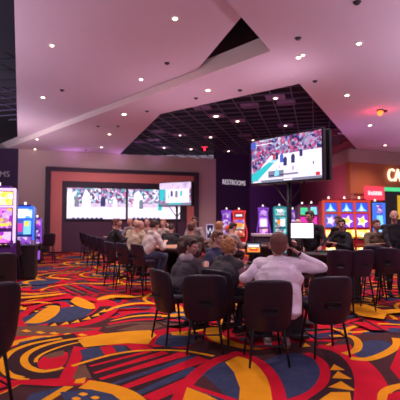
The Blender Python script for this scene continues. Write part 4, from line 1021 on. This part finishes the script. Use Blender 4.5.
# chips
cr = random.Random(9); MCH = [mat('chip_' + n, c, 0.5) for n, c in (('red', (0.6, 0.03, 0.03)), ('green', (0.03, 0.35, 0.1)), ('white', (0.7, 0.65, 0.6)), ('black', (0.03, 0.03, 0.03)))]
chip0 = None
for x_, y_, n_, k_, s_ in ((2.30, 8.10, 6, 0, 'red chip stack at the left of the right hand table'), (2.42, 8.20, 9, 1, 'green chip stack on the right hand table'), (2.60, 8.05, 5, 2, 'white chip stack on the right hand table'), (0.95, 5.72, 7, 0, 'red chip stack on the table in front of the man in white'), (0.85, 5.85, 5, 3, 'black chip stack on the nearest table'), (-0.50, 9.92, 6, 2, 'white chip stack on the tan rail table'), (-0.32, 10.1, 8, 0, 'red chip stack on the tan rail table')):
    bm = bmesh.new()
    for q in range(n_): cyl(bm, (cr.uniform(-.001, .001), cr.uniform(-.001, .001), q * 0.0035), 0.0195, 0.0195, 0.0031, 16)
    o = obj('chip_stack', bm, MCH[k_]); o.location = (x_, y_, 0.931); tag(o, s_, 'chips', 'chip stacks')

# ================================================================ SLOT MACHINES
def slot_machine(x, y, rz, W, H, label, body, edge, top, mid, low, group, topper='dome', deck=True, curve=False, pic=None):
    t = thing('slot_machine', label, 'slot machine', (x, y, 0), rz, group)
    D_ = 0.55; h = W / 2
    prof = [(0.0, 0), (D_, 0), (D_, H * 0.93), (0.12, H * 0.93), (0.06, H * 0.765), (0.08, H * 0.75), (0.03, H * 0.53), (0.0, H * 0.515), (-0.04, H * 0.395), (-0.10, H * 0.36), (-0.10, H * 0.31), (0.0, H * 0.27)]
    bm = bmesh.new(); a = [bm.verts.new((-h, p[0], p[1])) for p in prof]; b = [bm.verts.new((h, p[0], p[1])) for p in prof]
    bm.faces.new(a); bm.faces.new(b[::-1])
    for i in range(len(prof)): bm.faces.new((a[i], a[(i + 1) % len(prof)], b[(i + 1) % len(prof)], b[i]))
    obj('cabinet', bm, body, t)
    def screen(nm, z0, z1, y0, y1, pcs, k=0.86):
        bm = bmesh.new(); mats = []
        def pt(u, v, e): return (u * h * 2 * k, y0 + (y1 - y0) * v - 0.012 - e, z0 + (z1 - z0) * v)
        for i, (m, pts) in enumerate(pcs):
            if m not in mats: mats.append(m)
            f = bm.faces.new([bm.verts.new(pt(q[0] - .5, q[1], 0.0008 * i)) for q in pts]); f.material_index = mats.index(m)
        me = bpy.data.meshes.new(nm); bm.to_mesh(me); bm.free(); link(nm, me, mats, t)
    screen('top_screen', H * 0.775, H * 0.905, 0.06, 0.112, top)
    screen('main_screen', H * 0.545, H * 0.74, 0.03, 0.078, mid)
    screen('lower_screen', H * 0.405, H * 0.51, -0.04, 0.0, low)
    screen('belly_glass', H * 0.05, H * 0.25, -0.002, -0.001, low)
    bm = bmesh.new()
    for s_ in (-1, 1):
        if curve: tube(bm, [(s_ * (h + 0.02 + 0.06 * math.sin(k / 11 * 2 * PI)), 0.03 - 0.04 * math.cos(k / 11 * 4), H * (0.28 + 0.66 * k / 11)) for k in range(12)], 0.022, 8)
        else: box(bm, s_ * h - 0.018, s_ * h + 0.018, -0.03, 0.16, H * 0.40, H * 0.94)
    box(bm, -h, h, 0.05, 0.14, H * 0.915, H * 0.94); box(bm, -h, h, 0.03, 0.10, H * 0.748, H * 0.768)
    obj('lit_trim', bm, edge, t)
    obj('button_deck', bx(-h * 0.9, h * 0.9, -0.13, 0.03, H * 0.365, H * 0.385), M_casing, t, bevel=0.004)
    if W > 0.5:
        bm = bmesh.new(); cyl(bm, (0, 0, 0), 0.022, 0.02, 0.012, 12); bo = obj('button', bm, ART['yellow'], t)
        for k in range(5):
            if k: bo = bo.copy(); C.objects.link(bo)
            bo.location = (-h * 0.6 + k * h * 0.3, -0.06, H * 0.385)
    if topper == 'dome':
        bm = bmesh.new(); box(bm, -h * 0.7, h * 0.7, 0.12, 0.4, H * 0.93, H * 0.965); obj('topper', bm, body, t)
        bm = bmesh.new(); cyl(bm, (0, 0.26, H * 0.965), 0.035, 0.03, 0.09, 14); obj('candle', bm, flatglow('candle_white', (1, 0.85, 0.8), 1.6), t)
    else:
        bm = bmesh.new()
        cap(bm, (0, 0.2, H * 0.98), h * 0.55, (0, 0.28, H * 0.98), h * 0.55, 1.0, 0.5, side=Vector((1, 0, 0)), n=20); obj('topper', bm, edge, t, True)
    return t
def full(m): return [(m, rc4(0, 1, 0, 1))]
G_yel = glow('slot_yellow', [(1, 0.55, 0.02), (1, 0.9, 0.2), (1, 1, 0.6), (0.95, 0.45, 0.05)], 1.9, 9)
G_mag = glow('slot_magenta', [(0.4, 0.02, 0.6), (0.9, 0.12, 0.8), (0.95, 0.6, 1), (0.3, 0.03, 0.6), (1, 0.6, 0.1)], 1.2, 9)
G_cy = glow('slot_cyan', [(0.1, 0.55, 1), (0.6, 0.95, 1), (0.05, 0.3, 0.9), (0.9, 1, 1)], 1.6, 8)
G_pur = glow('slot_purple', [(0.12, 0.02, 0.35), (0.5, 0.15, 0.85), (0.25, 0.05, 0.6), (0.9, 0.7, 1)], 0.9, 10)
G_red = glow('slot_red', [(0.6, 0.02, 0.03), (1, 0.2, 0.1), (0.25, 0.01, 0.05), (1, 0.75, 0.6)], 1.0, 10)
G_teal = glow('slot_teal', [(0.02, 0.25, 0.35), (0.1, 0.8, 0.8), (0.8, 1, 1), (0.6, 0.1, 0.2)], 0.95, 10)
G_mix = glow('slot_mixed', [(0.2, 0.1, 0.7), (0.9, 0.75, 1), (1, 0.8, 0.2), (0.1, 0.5, 0.9), (0.8, 0.1, 0.5)], 1.0, 8)
B_bl = mat('slot_body_black', (0.02, 0.015, 0.03), 0.35); B_pu = mat('slot_body_purple', (0.12, 0.03, 0.30), 0.35); B_re = mat('slot_body_red', (0.45, 0.01, 0.03), 0.35); B_te = mat('slot_body_teal', (0.02, 0.20, 0.28), 0.35)
B_bu = mat('slot_body_blue', (0.03, 0.08, 0.55), 0.35)
E_w = flatglow('edge_lilac', (0.95, 0.6, 1), 1.3); E_r = flatglow('edge_red', (1, 0.05, 0.05), 1.0); E_b = flatglow('edge_blue', (0.05, 0.2, 1), 1.1); E_t = flatglow('edge_teal', (0.03, 0.45, 0.5), 0.7); E_o = flatglow('edge_orange', (1, 0.09, 0.03), 0.7); E_p = flatglow('edge_purple', (0.35, 0.08, 0.9), 0.8)
def star(m, c, r, q=0.5): return (m, [(c[0] + r * math.cos(k * PI / 5) * (1 if k % 2 == 0 else .5), c[1] + r * math.sin(k * PI / 5) * (1 if k % 2 == 0 else .5)) for k in range(10)])
# left bank
slot_machine(xat(-3.5, 10.2), 10.2, R(14), 0.80, 2.52, 'bright yellow and magenta slot machine at the left picture edge', B_pu, E_w, full(G_yel) + [star(ART['white'], (.5, .5), .3)], full(G_mag) + [(ART['yellow'], rc4(.1, .9, .1, .25))], full(G_mag), 'slot machines on the left')
slot_machine(xat(23.5, 12.3), 12.3, R(12), 0.54, 2.10, 'blue slot machine with a white lit top, left of the video wall', B_bu, E_b, full(G_cy) + [(ART['white'], rc4(.08, .92, .25, .8))], [(ART['blue'], rc4(0, 1, 0, 1)), (ART['magenta'], rc4(.05, .45, .2, .8)), (ART['skyb'], rc4(.5, .95, 0, 1)), (ART['yellow'], rc4(.55, .8, .6, .95))], full(G_pur), 'slot machines on the left')
slot_machine(xat(-26, 9.8), 9.6, R(20), 0.8, 2.3, 'slot machine beyond the left edge', B_bl, E_w, full(G_pur), full(G_mag), full(G_pur), 'slot machines on the left') if False else None
slot_machine(xat(36.5, 15.5), 15.5, R(14), 0.34, 1.72, 'small dark slot machine with pink glow near the portal', B_bl, E_p, full(G_mag), full(G_pur), full(G_pur), 'slot machines on the left')
# centre bank
slot_machine(xat(226.5, 19.2), 19.2, R(-4), 0.42, 2.12, 'slim purple slot machine left of the red one', B_pu, E_p, full(G_pur), full(G_pur), full(G_pur), 'slot machines along the purple wall', 'dome', curve=True)
slot_machine(xat(239, 18.8), 18.8, R(-4), 0.56, 2.10, 'red slot machine with curved glowing sides', B_re, E_r, [(ART['red'], rc4(0, 1, 0, 1)), (B_bl, rc4(.08, .92, .15, .85)), (ART['white'], rc4(.2, .8, .35, .65))], full(G_mix) + [(ART['orange'], rc4(.2, .8, .2, .7))], full(G_red), 'slot machines along the purple wall', 'dome', curve=True)
slot_machine(xat(263.5, 18.9), 18.9, R(-2), 0.44, 2.25, 'purple slot machine with a white lit screen beside the television pole', B_pu, E_p, full(G_pur) + [(ART['violet'], rc4(.2, .8, .3, .8))], [(ART['violet'], rc4(0, 1, 0, 1)), (ART['white'], rc4(.15, .85, .1, .8))], full(G_mag), 'slot machines along the purple wall', 'dome', curve=True)
slot_machine(xat(280.5, 18.6), 18.6, R(0), 0.54, 2.28, 'teal slot machine just left of the television pole', B_te, E_t, full(G_teal) + [(ART['white'], rc4(.2, .8, .55, .85))], full(G_teal) + [(ART['orange'], rc4(.2, .5, .3, .7)), (ART['white'], rc4(.5, .9, .1, .8))], full(G_teal), 'slot machines along the purple wall')
slot_machine(xat(294, 19.2), 19.2, R(2), 0.42, 2.12, 'slim purple slot machine right of the television pole', B_pu, E_p, full(G_pur), full(G_pur), full(G_pur), 'slot machines along the purple wall', 'dome', curve=True)
# green and cyan wide screens
slot_machine(xat(304.5, 16.6), 16.6, R(8), 0.40, 2.28, 'slot machine with a green top screen', B_bl, flatglow('edge_maroon', (0.3, 0.01, 0.12), 0.5), full(ART['green']) + [star(ART['teal'], (.5, .5), .3)], full(ART['magenta']), full(G_pur), 'slot machines on the right')
slot_machine(xat(314, 16.5), 16.5, R(8), 0.34, 2.30, 'slim slot machine with a cyan top screen', B_bl, flatglow('edge_maroon', (0.3, 0.01, 0.12), 0.5), full(ART['skyb']) + [star(ART['green'], (.5, .5), .3)], full(ART['magenta']), full(G_pur), 'slot machines on the right')
flame = [(flatglow('flame_blue', (0.02, 0.10, 0.85), 1.1), rc4(0, 1, 0, 1)), (ART['skyb'], [(.08, .05), (.92, .05), (.66, .38), (.5, .98), (.34, .38)]), (ART['white'], [(.38, .08), (.62, .08), (.5, .6)])]
for i, px in enumerate((331.5, 347.5, 362.5)):
    mid = [(ART['blue'], rc4(0, 1, 0, 1)), star(ART['violet'], (.5, .5), .48), star(ART['white'], (.45, .5), .3)] if i == 0 else [(ART['purple'], rc4(0, 1, 0, 1)), star(ART['white'], (.5, .45), .48), star(ART['yellow'], (.5, .5), .3)]
    slot_machine(xat(px, 14.6), 14.6, R(4), 0.53, 2.40, ('leftmost', 'middle', 'rightmost')[i] + ' of three orange framed slot machines with a blue flame on top', B_re, E_o, flame, mid, full(G_yel), 'slot machines with a blue flame screen')
slot_machine(xat(380, 15.6), 15.6, R(18), 0.40, 2.35, 'slot machine with a tall blue glowing edge near the red sign', B_bl, E_b, full(G_pur), full(ART['skyb']), full(G_cy), 'slot machines on the right')
# left dark cabinet and things on it
t = thing('side_cabinet', 'black cabinet beside the blue slot machine on the left', 'cabinet', (xat(35.5, 12.0), 11.4, 0), R(14))
obj('body', bx(-0.27, 0.27, -0.25, 0.25, 0, 0.86), M_tbl, t, bevel=0.01); obj('top', bx(-0.30, 0.30, -0.28, 0.28, 0.86, 0.90), M_frame, t, bevel=0.006); obj('door', bx(-0.24, 0.24, -0.262, -0.25, 0.05, 0.80), M_casing, t)
t = thing('paper_cup', 'pale cup on the black cabinet at left', 'cup', (xat(34, 11.35), 11.3, 0.90))
bm = bmesh.new(); cyl(bm, (0, 0, 0), 0.03, 0.042, 0.11, 18); obj('cup', bm, mat('cup_paper', (0.6, 0.45, 0.7), 0.6), t); bm = bmesh.new(); cyl(bm, (0, 0, 0.11), 0.045, 0.04, 0.012, 18); obj('lid', bm, M_sole, t)
put(tall0, xat(49, 15.5), 15.5, R(30), 'dark stool standing before the left side of the salmon portal', 'stools on the left')
put(tall0, xat(16, 11.0), 10.9, R(10), 'dark stool in front of the slot machines at far left', 'stools on the left')
# slot machines light their surroundings
for i, (px, d, z, c, e) in enumerate(((2, 9.0, 1.7, (0.9, 0.4, 1), 60), (262, 17.6, 1.5, (0.5, 0.2, 1), 60), (240, 17.6, 1.4, (1, 0.15, 0.2), 25), (345, 13.4, 1.6, (0.9, 0.3, 0.5), 60))):
    pass
